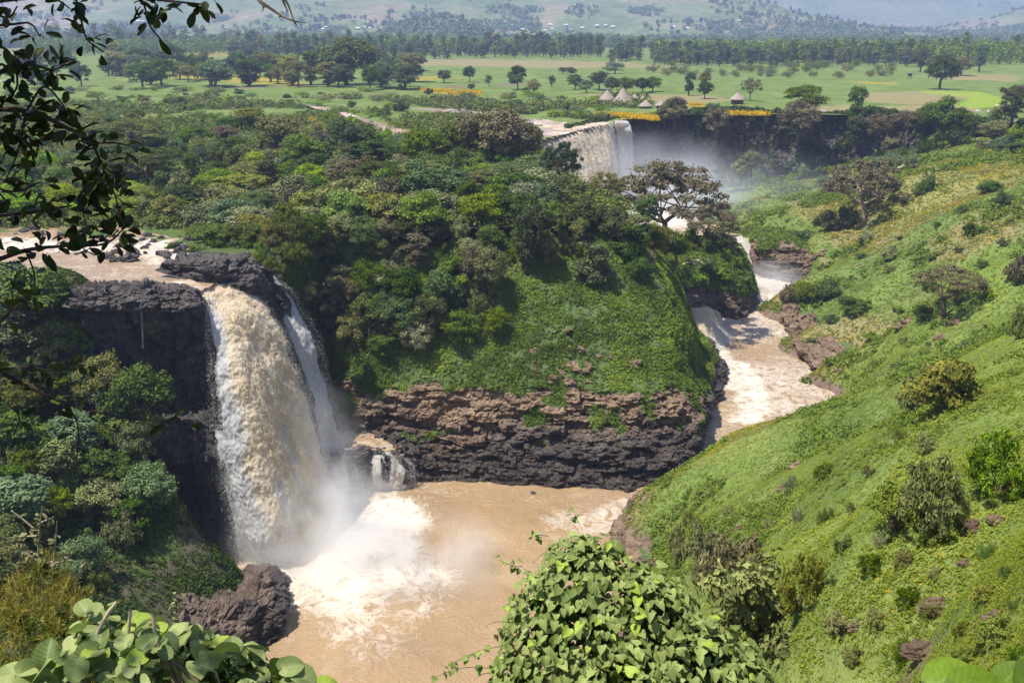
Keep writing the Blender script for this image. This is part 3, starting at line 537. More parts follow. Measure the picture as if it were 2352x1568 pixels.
def fall(name, rows, nr, nc, amp, alphaf, whitef, label, cat, lump=0.35, parent=None):
    C = np.array([[pt(e) for e in r] for r in rows]); G = catmull(catmull(C, nr, 0), nc, 1); N = gridnormals(G)
    if N[..., 1].mean() > 0: N = -N
    u = np.linspace(0, 1, nc)[None] * np.ones((nr, 1)); v = np.linspace(0, 1, nr)[:, None] * np.ones((1, nc))
    e = np.minimum(1, np.minimum(v * 6 + 0.15, 1)); Q = G * np.array([1, 1, 0.6])
    bl = lambda X: 0.5 - np.sqrt(X * X + 0.02)
    bil = 1.25 * bl(fbm(Q, 3, lump * 0.6)) + 0.42 * bl(fbm(Q + 9, 3, lump * 1.8)) + 0.22 * bl(fbm(Q + 5, 4, lump * 4)) + 0.16 * fbm(Q, 3, lump * 10)
    G2 = G + N * (bil * amp * e)[..., None]
    al = np.clip(alphaf(G, u, v), 0, 1); wh = np.clip(whitef(G, u, v), 0, 1)
    me = mesh(name, G2, gridfaces(nr, nc), FALL, {'alpha': al, 'white': wh}, True); o = link(name, me, parent)
    FSURF.setdefault(name, []).append((G2, N, al))
    if parent is None: tag(o, label, cat, kind='structure' if cat is None else None)
    return o
ed = lambda u, a, b: np.minimum(sm(u, 0, a), sm(1 - u, 0, b))
wf = empty('waterfall', Z(660, 1290, -40)); tag(wf, 'tall cream brown waterfall plunging into the pool in front of the black cliff', 'waterfall')
_inv = lambda o, r: setattr(o, 'location', -r.location)
def under(root, *os):
    for o in os: o.parent = root; o.location = -root.location
m1 = fall('main_stream', [[(372, 648, -0.9), (388, 638, -0.9), (405, 630, -0.9), (425, 622, -0.9)], [(428, 668, -1.3), (450, 656, -1.3), (480, 646, -1.3), (505, 642, -1.2)],
  [(462, 702, 147), (495, 690, 150.5), (540, 682, 154), (582, 690, 157.5)], [(476, 750, 144.5), (525, 738, 146), (578, 730, 150), (634, 740, 155.5)], [(488, 850, 141.5), (545, 845, 141), (608, 835, 146), (675, 835, 153)],
  [(500, 960, 139), (570, 955, 138), (645, 950, 144), (709, 945, 151.5)], [(520, 1080, 137), (598, 1080, 136), (682, 1070, 142), (745, 1065, 151.5)], [(548, 1200, 135.5), (628, 1215, 133.5), (715, 1190, 141), (772, 1135, 156)],
  [(575, 1305, -41), (655, 1305, -41), (745, 1240, -41), (790, 1160, -41)]], 420, 260, 0.95,
  lambda G, u, v: 0.2 + 0.9 * np.minimum(sm(u, -0.06, 0.26 + 0.1 * fbm(G, 3, 0.2)), sm(1 - u, -0.01, 0.08)) + 0.6 * sm(-v, -0.25, -0.15),
  lambda G, u, v: np.clip((1 - sm(u + 0.08 * fbm(G * np.array([1, 1, .3]), 3, 0.3), 0.16, 0.36)) * sm(v, 0.2, 0.35) + sm(u, 0.9, 1.0) * sm(v, .4, .6) * 0.6 + 0.5 * sm(v + 0.1 * fbm(G, 3, 0.15), 0.72, 1.0) + 0.75 * sm(fbm(G * np.array([1, 1, .15]), 3, 0.35), 0.25, 0.5) * sm(v, 0.5, 0.75), 0, 1), None, None)
m2 = fall('side_stream', [[(548, 597, 173), (566, 594, 175), (588, 594, 178)], [(590, 637, 169.5), (616, 638, 171), (643, 652, 173)], [(622, 703, 167.5), (652, 698, 169), (680, 694, 171.5)],
  [(656, 778, 165), (692, 778, 166), (726, 782, 169)], [(694, 870, 162.5), (722, 872, 164), (747, 875, 167.5)], [(719, 945, 160.5), (745, 945, 162.5), (767, 950, 166.5)], [(742, 1060, 158), (766, 1055, 159.5), (790, 1040, 165)]], 240, 90, 0.7,
  lambda G, u, v: 0.24 + 0.34 * ed(u, 0.3, 0.3) + 0.2 * sm(fbm(G * np.array([1, 1, .4]), 3, 0.2), -.2, 0.4) + 0.12 * v, lambda G, u, v: 0.92 + 0 * u, None, None, 0.3)
m3 = fall('thin_veil', [[(455, 955, 139.6), (470, 955, 139.6), (505, 960, 139)], [(488, 1030, 137.4), (510, 1030, 137.2), (545, 1030, 136.8)], [(500, 1100, 136.6), (530, 1100, 136.4), (560, 1110, 136)], [(535, 1200, 135.3), (555, 1200, 135), (585, 1210, 134.6)], [(545, 1300, -41), (565, 1300, -41), (600, 1305, -41)]],
  150, 50, 0.45, lambda G, u, v: (0.26 + 0.28 * ed(u, 0.3, 0.2) + 0.12 * sm(fbm(G * np.array([1, 1, .2]), 3, 0.6), -0.2, 0.4) + 0.06 * v) * sm(v, 0.0, 0.15), lambda G, u, v: 1 + 0 * u, None, None, 0.5)
m4 = fall('thin_veil', [[(575, 625, 170), (583, 622, 171)], [(585, 680, 163), (600, 680, 165)], [(600, 720, 160), (618, 722, 163)], [(630, 770, 159), (650, 770, 161)]], 70, 20, 0.2, lambda G, u, v: 0.52 + 0.2 * ed(u, 0.3, 0.3), lambda G, u, v: 0.8 + 0 * u, None, None, 0.5)
under(wf, m1, m2, m3, m4)
m4b = fall('trickle', [[(322, 690, 140.3), (326, 690, 140.3)], [(324, 735, 140.8), (328, 735, 140.8)], [(326, 800, 141.2), (330, 800, 141.2)]], 50, 6, 0.1, lambda G, u, v: 0.52 + 0 * u, lambda G, u, v: 1 + 0 * u, None, None, 0.5)
under(wf, m4b)
lw = watersheet('ledge_pool_water', -34, -18, 156, 178, 0.3, -33.1, POOLW, lambda x, y: 0.38 + 0 * x, lambda x, y: inpoly(x, y, pixpoly([(745, 975), (800, 978), (868, 1000), (915, 1028), (900, 1036), (842, 1033), (770, 1030)], -33)), 0.4)
wf2 = empty('cascade', Z(860, 1120, -40)); tag(wf2, 'small white cascade pouring off a low rock ledge right of the tall waterfall', 'waterfall')
q = []
for cols in ([[(772, 1028, -33), (800, 1030, -33), (822, 1042, -33.3)], [(768, 1050, 160), (798, 1052, 160), (826, 1062, 160)], [(770, 1085, 159), (800, 1088, 159), (830, 1092, 158.7)], [(775, 1125, -40.6), (805, 1130, -40.6), (832, 1130, -40.6)]],
             [[(842, 1030, -33.2), (880, 1034, -33.2), (915, 1040, -33.2), (938, 1044, -33.4)], [(838, 1052, 161), (880, 1048, 161), (922, 1055, 162), (945, 1064, 163)], [(836, 1088, 159.6), (880, 1088, 159.3), (925, 1088, 160.5), (948, 1092, 162)], [(838, 1132, -40.6), (880, 1132, -40.6), (925, 1128, -40.6), (950, 1122, -40.6)]]):
    q.append(fall('stream', cols, 70, 90, 0.5, lambda G, u, v: 0.22 + 0.16 * ed(u, 0.25, 0.25) + 0.32 * sm(fbm(G * np.array([1, 1, .25]), 3, 0.55), -0.35, 0.35), lambda G, u, v: 0.75 + 0 * u, None, None, 0.5))
under(wf2, *q)
wf3 = empty('waterfall', Z(1440, 285, 0)); tag(wf3, 'wide distant waterfall falling from the far plateau below the thatched huts', 'waterfall')
a = fall('cascade_slope', [[(1200, 296, -0.8), (1270, 284, -0.8), (1330, 280, -0.8), (1385, 281, -0.8)], [(1225, 318, -1.0), (1285, 301, -1), (1340, 292, -1), (1392, 287, -1)], [(1228, 345, 344), (1290, 325, 372), (1345, 305, 396), (1395, 298, 417)],
   [(1228, 380, 342), (1300, 370, 364), (1360, 350, 388), (1405, 330, 413)], [(1260, 430, 345), (1330, 420, 362), (1390, 400, 383), (1412, 370, 410)], [(1300, 480, 352), (1370, 470, 365), (1410, 455, 382), (1420, 420, 408)], [(1340, 530, -33.5), (1410, 520, -33.5), (1450, 510, -33.5), (1440, 480, -33.5)]],
   200, 200, 1.2, lambda G, u, v: 1 + 0 * u, lambda G, u, v: 0.1 + 0.6 * sm(v + 0.3 * fbm(G, 3, 0.06), 0.5, 0.8), None, None, 0.16)
b2 = fall('main_stream', [[(1372, 279.5, -0.6), (1385, 279.5, -0.6), (1402, 279.5, -0.6)], [(1372, 288, -0.9), (1388, 285.5, -0.9), (1406, 283.5, -0.9)], [(1370, 305, 409), (1392, 302, 415), (1410, 300, 422)], [(1372, 340, 406), (1396, 338, 413), (1414, 336, 421)], [(1378, 390, 404), (1400, 390, 411), (1417, 390, 419.5)], [(1382, 470, 402), (1404, 470, 409), (1420, 470, 418)]],
   150, 70, 1.0, lambda G, u, v: 0.62 + 0.4 * ed(u, 0.1, 0.1) + 0 * u, lambda G, u, v: 0.2 + 0.8 * sm(u + 0.3 * v, 0.25, 0.9), None, None, 0.22)
b3 = fall('main_stream', [[(1412, 279.5, -0.5), (1428, 279.5, -0.5), (1440, 281, -0.5)], [(1412, 283, -0.8), (1430, 283, -0.8), (1446, 285, -0.8)], [(1415, 300, 424), (1434, 300, 427), (1450, 302, 431)], [(1418, 340, 422), (1437, 340, 425), (1453, 340, 430)], [(1422, 390, 421), (1440, 390, 424), (1457, 390, 429)], [(1424, 470, 420), (1442, 470, 423), (1460, 470, 428)]],
   150, 60, 0.9, lambda G, u, v: 0.62 + 0.4 * ed(u, 0.12, 0.12) + 0 * u, lambda G, u, v: 0.35 + 0.6 * sm(u + 0.3 * v, 0.35, 0.9), None, None, 0.22)
under(wf3, a, b2, b3)
wf4 = fall('cascade', [[(1580, 712, -33), (1602, 708, -33), (1625, 706, -33), (1650, 716, -33.4)], [(1585, 722, 250), (1608, 716, 251), (1634, 716, 254), (1656, 728, 258)], [(1592, 760, 245), (1618, 755, 246), (1645, 752, 250), (1668, 760, 255)], [(1600, 822, -40.5), (1632, 820, -40.5), (1662, 808, -40.5), (1688, 792, -40.5)]],
   90, 90, 0.7, lambda G, u, v: 0.7 + 0.4 * ed(u, 0.05, 0.08), lambda G, u, v: 0.25 + 0.7 * sm(u + 0.2 * v, 0.5, 0.9), 'short creamy cascade spilling into the side channel between two green headlands', 'waterfall', 0.3)
wf5 = fall('cascade', [[(1660, 520, -33.1), (1700, 512, -33.1), (1760, 515, -33.1)], [(1672, 536, -33.2), (1708, 530, -33.2), (1752, 532, -33.2)], [(1690, 556, -34), (1712, 552, -34), (1734, 550, -34)], [(1704, 576, -36), (1717, 574, -36), (1731, 572, -36)], [(1716, 602, -38.5), (1727, 602, -38.5), (1737, 602, -38.5)], [(1728, 640, -40.6), (1745, 645, -40.6), (1768, 645, -40.6)]],
   120, 60, 0.7, lambda G, u, v: 0.85 + 0 * u, lambda G, u, v: 0.25 + 0.6 * v, 'narrow white cascade squeezed between rocks at the head of the side channel', 'waterfall', 0.3)
# droplets torn off the falls: small real flecks of water
def dropmat(name, c):
    m, nt, b = newmat(name); b.inputs['Base Color'].default_value = c + (1,); b.inputs['Roughness'].default_value = 0.7; b.inputs['Specular IOR Level'].default_value = 0.1
    t = nt.nodes.new('ShaderNodeBsdfTranslucent'); t.inputs[0].default_value = c + (1,); ms = nt.nodes.new('ShaderNodeMixShader'); ms.inputs[0].default_value = 0.5
    lk(nt, b.outputs[0], ms.inputs[1]); lk(nt, t.outputs[0], ms.inputs[2]); lk(nt, ms.outputs[0], nt.nodes['Material Output'].inputs[0]); return m
def flecks(name, S, n, spread, size, seed, mat, edge=0.5, v0=0.05, off=0.1, rn=0.5, j0=0.0):
    rng = np.random.default_rng(seed); G, N, al = S; nr, nc = G.shape[:2]
    i = (v0 + (1 - v0) * rng.random(n) ** 0.85) * (nr - 1); i = np.clip(i, 0, nr - 2).astype(int)
    j = np.where(rng.random(n) < edge, np.where(rng.random(n) < 0.5, rng.beta(1, 9, n), 1 - rng.beta(1, 9, n)), j0 + (1 - j0) * rng.random(n) ** 0.9); j = (j * (nc - 1)).astype(int)
    v = (i / nr)[:, None]; out = np.sign(j / nc - 0.5)[:, None] * (np.abs(j / nc - 0.5) > 0.4)[:, None]
    side = unit(G[i, -1] - G[i, 0]); c = G[i, j] + N[i, j] * (off + np.abs(rng.normal(0, spread, (n, 1))) * (0.3 + v)) + side * out * np.abs(rng.normal(0, spread * 1.6, (n, 1))) * (0.3 + v) + rng.normal(0, spread * 0.4, (n, 3))
    V, F, t = cards(c, gridnormals(G)[i, j] * np.sign((gridnormals(G)[i, j] * N[i, j]).sum(-1, keepdims=True)) + rng.normal(0, rn, (n, 3)) + np.array([0, 0, .15]), size * rng.uniform(0.4, 1.5, n), rng, 0.8)
    return tag(link(name, mesh(name, V, F, mat)), kind='stuff')
DW, DC = dropmat('white_drops', (0.88, 0.86, 0.83)), dropmat('cream_drops', (0.92, 0.81, 0.63))
flecks('froth', FSURF['main_stream'][0], 52000, 0.14, 0.115, 1, DC, 0.0, 0.03, 0.0, 0.2, 0.24)
flecks('spray_drops', FSURF['main_stream'][0], 20000, 0.34, 0.075, 2, DW, 0.7, 0.12)
flecks('spray_drops', FSURF['side_stream'][0], 13000, 0.32, 0.075, 3, DW, 0.6, 0.05)
flecks('spray_drops', FSURF['thin_veil'][0], 6000, 0.35, 0.09, 4, DW, 0.4, 0.05)
for k_, S_ in enumerate(FSURF['stream']): flecks('spray_drops', S_, 3500, 0.22, 0.09, 5 + k_, DW, 0.4, 0.1)
for k_, (S_, m_, n_, z_) in enumerate([(FSURF['cascade'][0], DC, 9000, 0.15), (FSURF['cascade'][1], DW, 5000, 0.14), (FSURF['main_stream'][1], DC, 9000, 0.2), (FSURF['main_stream'][2], DW, 7000, 0.2), (FSURF['cascade_slope'][0], DC, 16000, 0.22)]):
    flecks('froth', S_, n_, 0.3, z_, 20 + k_, m_, 0.15, 0.03, 0.0, 0.3)
# ------------------------------------------------------------ plants: prototypes
BARK = plainmat('bark', (0.13, 0.095, 0.07), 0.9, 0.1, 0.4, 3, 0.02, 20)
PALEBARK = plainmat('pale_bark', (0.32, 0.25, 0.17), 0.9, 0.1, 0.3, 3, 0.02, 20)
L_DARK = leafmat('leaf_dark', (0.028, 0.046, 0.018), (0.124, 0.165, 0.059), 0.15, var=0.6)
L_GREEN = leafmat('leaf_green', (0.039, 0.068, 0.020), (0.177, 0.242, 0.068), 0.2, var=0.5)
L_BRIGHT = leafmat('leaf_bright', (0.077, 0.132, 0.022), (0.295, 0.389, 0.083), 0.25, var=0.4)
L_GREY = leafmat('leaf_grey', (0.066, 0.079, 0.046), (0.295, 0.307, 0.189), 0.12, var=0.4)
L_BROWN = leafmat('leaf_brown', (0.060, 0.053, 0.040), (0.225, 0.195, 0.145), 0.1, var=0.22)
L_OLIVE = leafmat('leaf_olive', (0.066, 0.075, 0.031), (0.283, 0.283, 0.118), 0.15, var=0.4)
L_BLUE = leafmat('leaf_bluegreen', (0.050, 0.083, 0.050), (0.201, 0.271, 0.159), 0.15, var=0.3)
def clump_leaves(rng, cs, rs, n, size, flat=1.0, up=0.35, aspect=0.6, droop=0.0, inner=0.5):
    m = len(cs); d = unit(rng.normal(size=(m, n, 3))); d[..., 2] = np.where(d[..., 2] < -0.35, -d[..., 2] * 0.6, d[..., 2])
    r = rng.uniform(inner, 1.0, (m, n, 1)) ** 0.7
    sc = np.array([1, 1, flat]); lum = rng.uniform(0.8, 1.2, (m, n, 1))
    P = cs[:, None] + d * r * rs[:, None, None] * lum * sc
    N = unit(d / sc + np.array([0, 0, up]) + rng.normal(0, 0.45, (m, n, 3)))
    t = np.clip(rng.uniform(0, 1, (m, 1)) * 0.45 + rng.uniform(0, 0.55, (m, n)), 0, 1)
    return cards(P.reshape(-1, 3), N.reshape(-1, 3), size * rng.uniform(0.6, 1.35, m * n), rng, aspect, t.ravel(), droop)
def limb(mb, a, b, r0, r1, rng, sag=0.15, n=6, sides=5):
    a = np.array(a, float); b = np.array(b, float); L = np.linalg.norm(b - a); t = np.linspace(0, 1, n)[:, None]
    mid = (a + b) / 2 + rng.normal(0, 0.10 * L, 3) + np.array([0, 0, sag * L])
    P = (1 - t) ** 2 * a + 2 * t * (1 - t) * mid + t ** 2 * b
    V, F = tube(P, np.linspace(r0, r1, n), sides); mb.add(V, F); return P
def proto(kind, seed, leaves=1.0, lsize=1.0):
    """returns crown mesh and trunk mesh for a plant about 10 m high (bushes about 3 m)"""
    rng = np.random.default_rng(seed); mb = MB(); H = 10.0
    if kind == 'broad':
        n = 46; d = unit(rng.normal(size=(n, 3))); d[:, 2] = np.abs(d[:, 2]) * rng.choice([1, 1, 1, -0.85], n)
        k = rng.uniform(0.45, 0.92, (n, 1)); ax = np.array([rng.uniform(3.6, 4.8), rng.uniform(3.6, 4.8), rng.uniform(3.4, 4.2)])
        cs = np.array([0, 0, 4.7]) + d * k * ax * np.array([1, 1, 1.08]); rs = rng.uniform(0.9, 1.7, n); V = clump_leaves(rng, cs, rs, int(135 * leaves), 0.42 * lsize, 0.8)
        top = 4.0; fork = 2.6; rt = 0.26
    elif kind == 'tall':
        n = 44; z = rng.uniform(1.2, 9.6, n); a = rng.uniform(0, 6.28, n); w = 2.3 * np.sin(np.clip((z - 0.2) / 10.6, 0, 1) * 3.0) ** 0.6 * rng.uniform(0.4, 1, n)
        cs = np.stack([np.cos(a) * w, np.sin(a) * w, z], -1); rs = rng.uniform(0.7, 1.35, n); V = clump_leaves(rng, cs, rs, int(120 * leaves), 0.42 * lsize, 1.1, droop=0.5)
        fork = 3; rt = 0.28
    elif kind == 'umbrella':
        n = 62; a = rng.uniform(0, 6.28, n); r = 5.6 * np.sqrt(rng.uniform(0, 1, n)); lay = rng.choice([0, 1, 1.7], n, p=[.6, .28, .12])
        cs = np.stack([np.cos(a) * r, np.sin(a) * r, 6.6 - 0.045 * r ** 2 - lay * 0.9 + rng.normal(0, 0.15, n)], -1); rs = rng.uniform(0.8, 1.4, n)
        V = clump_leaves(rng, cs, rs, int(110 * leaves), 0.34 * lsize, 0.33, 0.9, 0.5); fork = 2.6; rt = 0.3
    elif kind == 'open':
        n = 92; d = unit(rng.normal(size=(n, 3))); d[:, 2] = np.abs(d[:, 2]) * 0.95 - 0.22
        k = rng.uniform(0.55, 1.0, (n, 1)); cs = np.array([0, 0, 4.4]) + d * k * np.array([6.6, 6.6, 5.0]); rs = rng.uniform(0.6, 1.15, n)
        V = clump_leaves(rng, cs, rs, int(150 * leaves), 0.31 * lsize, 0.6, 0.4, 0.6, 0.3, 0.2); fork = 2.4; rt = 0.28
    elif kind == 'euca':
        n = 46; z = rng.uniform(0.9, 9.9, n); a = rng.uniform(0, 6.28, n); w = 1.25 * np.sin(np.clip((z + 0.3) / 10.6, 0, 1) * 2.9) ** 0.7 * rng.uniform(0.3, 1, n)
        cs = np.stack([np.cos(a) * w, np.sin(a) * w, z], -1); rs = rng.uniform(0.35, 0.8, n); V = clump_leaves(rng, cs, rs, int(42 * leaves), 0.42 * lsize, 1.3, 0.2, 0.4, 0.8)
        fork = 7; rt = 0.12
    elif kind == 'bush':
        n = 34; d = unit(rng.normal(size=(n, 3))); d[:, 2] = np.abs(d[:, 2]); cs = d * rng.uniform(0.3, 0.95, (n, 1)) * np.array([2.2, 2.2, 1.9]) + np.array([0, 0, 0.35])
        rs = rng.uniform(0.4, 0.8, n); V = clump_leaves(rng, cs, rs, int(110 * leaves), 0.26 * lsize, 0.85); fork = 0.3; rt = 0.08
    elif kind == 'fine':
        n = 40; d = unit(rng.normal(size=(n, 3))); d[:, 2] = np.abs(d[:, 2]); cs = d * rng.uniform(0.2, 0.9, (n, 1)) * np.array([2.6, 2.6, 1.8]) + np.array([0, 0, 0.3])
        rs = rng.uniform(0.5, 0.9, n); V = clump_leaves(rng, cs, rs, int(90 * leaves), 0.30 * lsize, 0.9, 0.5, 0.16, -0.8, 0.1); fork = 0.3; rt = 0.06
    elif kind == 'crag':
        n = 40; d = unit(rng.normal(size=(n, 3))); d[:, 2] = np.abs(d[:, 2]); cs = d * rng.uniform(0.5, 1.0, (n, 1)) * np.array([2.6, 2.6, 2.0]) + np.array([0, 0, 0.5])
        rs = rng.uniform(0.35, 0.75, n); V = clump_leaves(rng, cs, rs, int(110 * leaves), 0.24 * lsize, 0.8, 0.3, 0.5, 0, 0.1); fork = 0.4; rt = 0.09
    me = mesh(kind + '_crown', V[0], V[1], L_GREEN, {'t': V[2]})
    if kind in ('bush', 'fine', 'crag'):
        for k in range(9): limb(mb, (0, 0, 0), cs[k] * 0.9, rt, rt * 0.25, rng, 0.1, 5, 4)
    else:
        top = np.array([rng.normal(0, 0.25), rng.normal(0, 0.25), fork]); limb(mb, (0, 0, -1.0), top, rt * 1.35, rt, rng, 0.0, 6, 8)
        if kind == 'euca': limb(mb, top, (0, 0, 9.6), rt, 0.04, rng, 0, 5, 5)
        order = np.argsort(-rs)[:(14 if kind != 'open' else 22)]
        if kind == 'open':
            for g in range(5):
                hub = top + np.array([math.cos(g * 1.256) * 2.1, math.sin(g * 1.256) * 2.1, rng.uniform(0.7, 1.6)]); limb(mb, top, hub, rt * 0.75, rt * 0.4, rng, -0.05, 6, 6)
                for i in order[g::5]: limb(mb, hub, cs[i], rt * 0.32, 0.03, rng, 0.05, 6, 4)
            order = []
        for i in order:
            mid = top + (cs[i] - top) * 0.45 + np.array([0, 0, -0.2]); limb(mb, top, cs[i], rt * 0.42, 0.03, rng, 0.06, 7, 5)
    return me, mb.me(kind + '_trunk', BARK, True)
PR = {k: [proto(k, 10 * i + s) for s in range(n)] for i, (k, n) in enumerate([('broad', 5), ('tall', 4), ('umbrella', 2), ('open', 2), ('euca', 3), ('bush', 4), ('fine', 2), ('crag', 3)])}
RNG = random.Random(5)
def plant(name, kind, loc, size, mat, label, cat, group=None, rz=None, var=None, bark=None, tilt=(0, 0), wide=1.0):
    """size = height in metres"""
    base = {'bush': 2.8, 'fine': 2.4, 'crag': 2.9, 'umbrella': 7.2}.get(kind, 10.0); s = size / base
    P = PR[kind][RNG.randrange(len(PR[kind])) if var is None else var]
    e = empty(name, loc, RNG.uniform(0, 6.28) if rz is None else rz, (s * wide, s * wide, s), tilt); tag(e, label, cat, group)
    c = link('crown', P[0], e, mat=mat); t = link('trunk' if kind not in ('bush', 'fine', 'crag') else 'stem', P[1], e, mat=bark)
    return e
def ground_at(name, x, y):
    return float(SURF[name][4](np.array([x]), np.array([y]))[0])
def scatter(poly, n, rng, mind, tries=40000, avoid=None, dens=None):
    xs = [p[0] for p in poly]; ys = [p[1] for p in poly]; out = []
    grid = {}
    for _ in range(tries):
        x, y = rng.uniform(min(xs), max(xs)), rng.uniform(min(ys), max(ys))
        if not inpoly(np.array([x]), np.array([y]), poly)[0]: continue
        if avoid and avoid(x, y): continue
        md = mind(x, y) if callable(mind) else mind
        ok = True; ci, cj = int(x // 12), int(y // 12)
        for a in (-1, 0, 1):
            for b in (-1, 0, 1):
                for q in grid.get((ci + a, cj + b), ()):
                    if (q[0] - x) ** 2 + (q[1] - y) ** 2 < md * md: ok = False
        if ok:
            out.append((x, y)); grid.setdefault((ci, cj), []).append((x, y))
            if len(out) >= n: break
    return out
def inriver(x, y, m=0): return any(float(segdist(np.array([x]), np.array([y]), r)[0]) < w * 0.5 + m for r, w in RIVERS)
# ------------------------------------------------------------ plants: placing
rng0 = random.Random(11)
def gzat(x, y): return float(gz(np.array([float(x)]), np.array([float(y)]))[0])
MATS = {'d': L_DARK, 'g': L_GREEN, 'b': L_BRIGHT, 'y': L_GREY, 'r': L_BROWN, 'o': L_OLIVE, 'u': L_BLUE}
WORD = {'d': 'dark green', 'g': 'green', 'b': 'bright green', 'y': 'grey green', 'r': 'brown leaved', 'o': 'olive green', 'u': 'blue green'}
# forest on the island and the left plain: one tree per object
land = [V2(p) for p in [(-175, 196, 0), (-95, 190, 0), Y(440, 560, 184), Y(520, 585, 178), Y(600, 580, 176), Y(645, 572, 180), Y(740, 552, 191), Y(1000, 552, 197), Y(1270, 545, 203), Y(1385, 530, 208), Y(1425, 520, 220), Y(1330, 480, 243), Y(1262, 430, 283), Y(1220, 335, 338), Y(1150, 345, 330), Y(880, 330, 330), Y(400, 330, 330), Y(-60, 330, 330)]]
fp = scatter(land, 270, rng0, lambda x, y: 5.8 + 2.6 * min(1, max(0, (y - 200) / 100)), 30000, lambda x, y: inriver(x, y, 2) or (x < -55 and y < 197))
BIG = lambda x, y: 1.0
for x, y in fp:
    px, py = topix(np.array([x, y, 0.0])); tpx, tpy = topix(np.array([x, y, 8.0]))
    if 1225 < px < 1520 and tpy < np.interp(px, [1240, 1300, 1350, 1400, 1450, 1500], [385, 400, 432, 465, 500, 520]) - 8: continue
    if inpoly(np.array([x]), np.array([y]), LIPW)[0] or (px > 1225 and y > 320): continue
    rimd = float(segdist(np.array([x]), np.array([y]), RIM[7:26])[0])
    k = rng0.choice(['broad'] * 6 + ['tall'] * 3 + (['umbrella'] if y > 225 else ['broad']))
    c = rng0.choice('ddddggggyoobur' if px > 600 else 'ddggggybbou'); h = rng0.uniform(8.0, 12.5) * (1.0 if px > 650 else 0.8) * (0.85 if y > 290 else 1)
    if k == 'umbrella': h *= 0.8; c = rng0.choice('ddo')
    kd = {'broad': 'rounded', 'tall': 'tall narrow', 'umbrella': 'flat topped'}[k]
    if 1225 < px < 1520: h = min(h, 9.5)
    plant('forest_tree', k, (x, y, gzat(x, y) - (2.5 if k != 'umbrella' else 0.5)), h, MATS[c], '%s %s tree in the dense forest behind the gorge rim' % (kd, WORD[c]), 'tree', 'dense forest trees behind the gorge rim', wide=rng0.uniform(1.05, 1.5))
for px, py, h, w, c in [(455, 572, 60, 60, 'd'), (500, 588, 62, 60, 'g'), (545, 586, 78, 66, 'd'), (590, 592, 95, 70, 'd'), (632, 600, 100, 74, 'o'), (650, 575, 90, 80, 'd'), (600, 565, 80, 80, 'g'), (560, 560, 75, 70, 'g'), (690, 590, 110, 80, 'd')]:
    p = Z(px, py, -2.2); hm = h * float(np.linalg.norm(p - CAMP)) / FPX
    plant('forest_tree', 'broad', p, hm, MATS[c], '%s tree crowding the edge beside the top of the side stream' % WORD[c], 'tree', 'trees beside the top of the side stream', wide=(w / h) / 0.95)
# dark spreading trees that stand above the forest
for px, py, h, w in [(440, 584, 22, 50), (470, 578, 26, 60), (510, 576, 30, 60), (545, 576, 34, 60), (575, 578, 36, 50), (604, 584, 40, 60), (632, 588, 46, 70), (660, 600, 52, 70), (690, 600, 60, 80), (560, 566, 40, 60), (400, 576, 24, 50), (620, 574, 54, 70)]:
    p = Z(px, py, -0.9); hm = h * float(np.linalg.norm(p - CAMP)) / FPX
    plant('bush', 'bush', p, hm, MATS[rng0.choice('dgg')], 'leafy bush behind the black rocks at the top of the side stream', 'bush', 'bushes behind the black rocks by the side stream', wide=(w / h) / 2.0)
def P0(px, py): p = Z(px, py, 0); return (p[0], p[1], gzat(p[0], p[1]))
def hpx(px, py, h, z=0): p = Z(px, py, z); return h * float(np.linalg.norm(p - CAMP)) / FPX / 0.97
def tree_at(px, py, h, w, kind, mat, label, name='tree', group=None, z=None, d=None, cat='tree', bark=None, var=None, rz=None):
    p = Y(px, py, d) if d else Z(px, py, 0 if z is None else z)
    if d is None and z is None: p[2] = gzat(p[0], p[1])
    s = float(np.linalg.norm(p - CAMP)) / FPX; H = h * s / 0.97
    wn = {'broad': 0.95, 'tall': 0.55, 'umbrella': 1.7, 'open': 1.35, 'euca': 0.27, 'bush': 2.0, 'fine': 2.6, 'crag': 2.1}[kind]
    return plant(name, kind, p, H, MATS[mat], label, cat, group, wide=(w / h) / wn, bark=bark, var=var, rz=rz)
for px, py, h, w, k, m, lb in [
    (1130, 400, 165, 170, 'broad', 'r', 'huge brown grey tree draped in creepers at the centre of the gorge rim'),
    (1195, 385, 130, 110, 'broad', 'r', 'brown spreading tree right of the largest creeper draped tree'),
    (1050, 385, 120, 110, 'broad', 'd', 'dark spreading tree left of the largest creeper draped tree'),
    (970, 400, 120, 110, 'broad', 'g', 'deep green domed tree below the white river bend'),
    (800, 390, 125, 130, 'broad', 'd', 'dark domed tree left of the white river bend'), (845, 385, 110, 90, 'broad', 'g', 'green domed tree just left of the white river bend'),
    (700, 395, 95, 130, 'broad', 'g', 'rounded green tree above the tall waterfall'), (640, 345, 90, 120, 'broad', 'o', 'olive rounded tree in the scrub above the tall waterfall'),
    (310, 345, 70, 150, 'umbrella', 'd', 'flat topped acacia standing in the scrub on the left'), (340, 425, 80, 210, 'umbrella', 'd', 'widest flat topped acacia, nearest of the two on the left'),
    (575, 300, 60, 90, 'broad', 'o', 'olive tree in the scrub on the left plain'), (520, 330, 50, 70, 'broad', 'r', 'small brown tree in the scrub on the left plain'),
    (1290, 445, 155, 95, 'open', 'd', 'thin open tree standing in front of the distant waterfall')]:
    tree_at(px, py, h, w, k, m, lb, 'forest_tree')
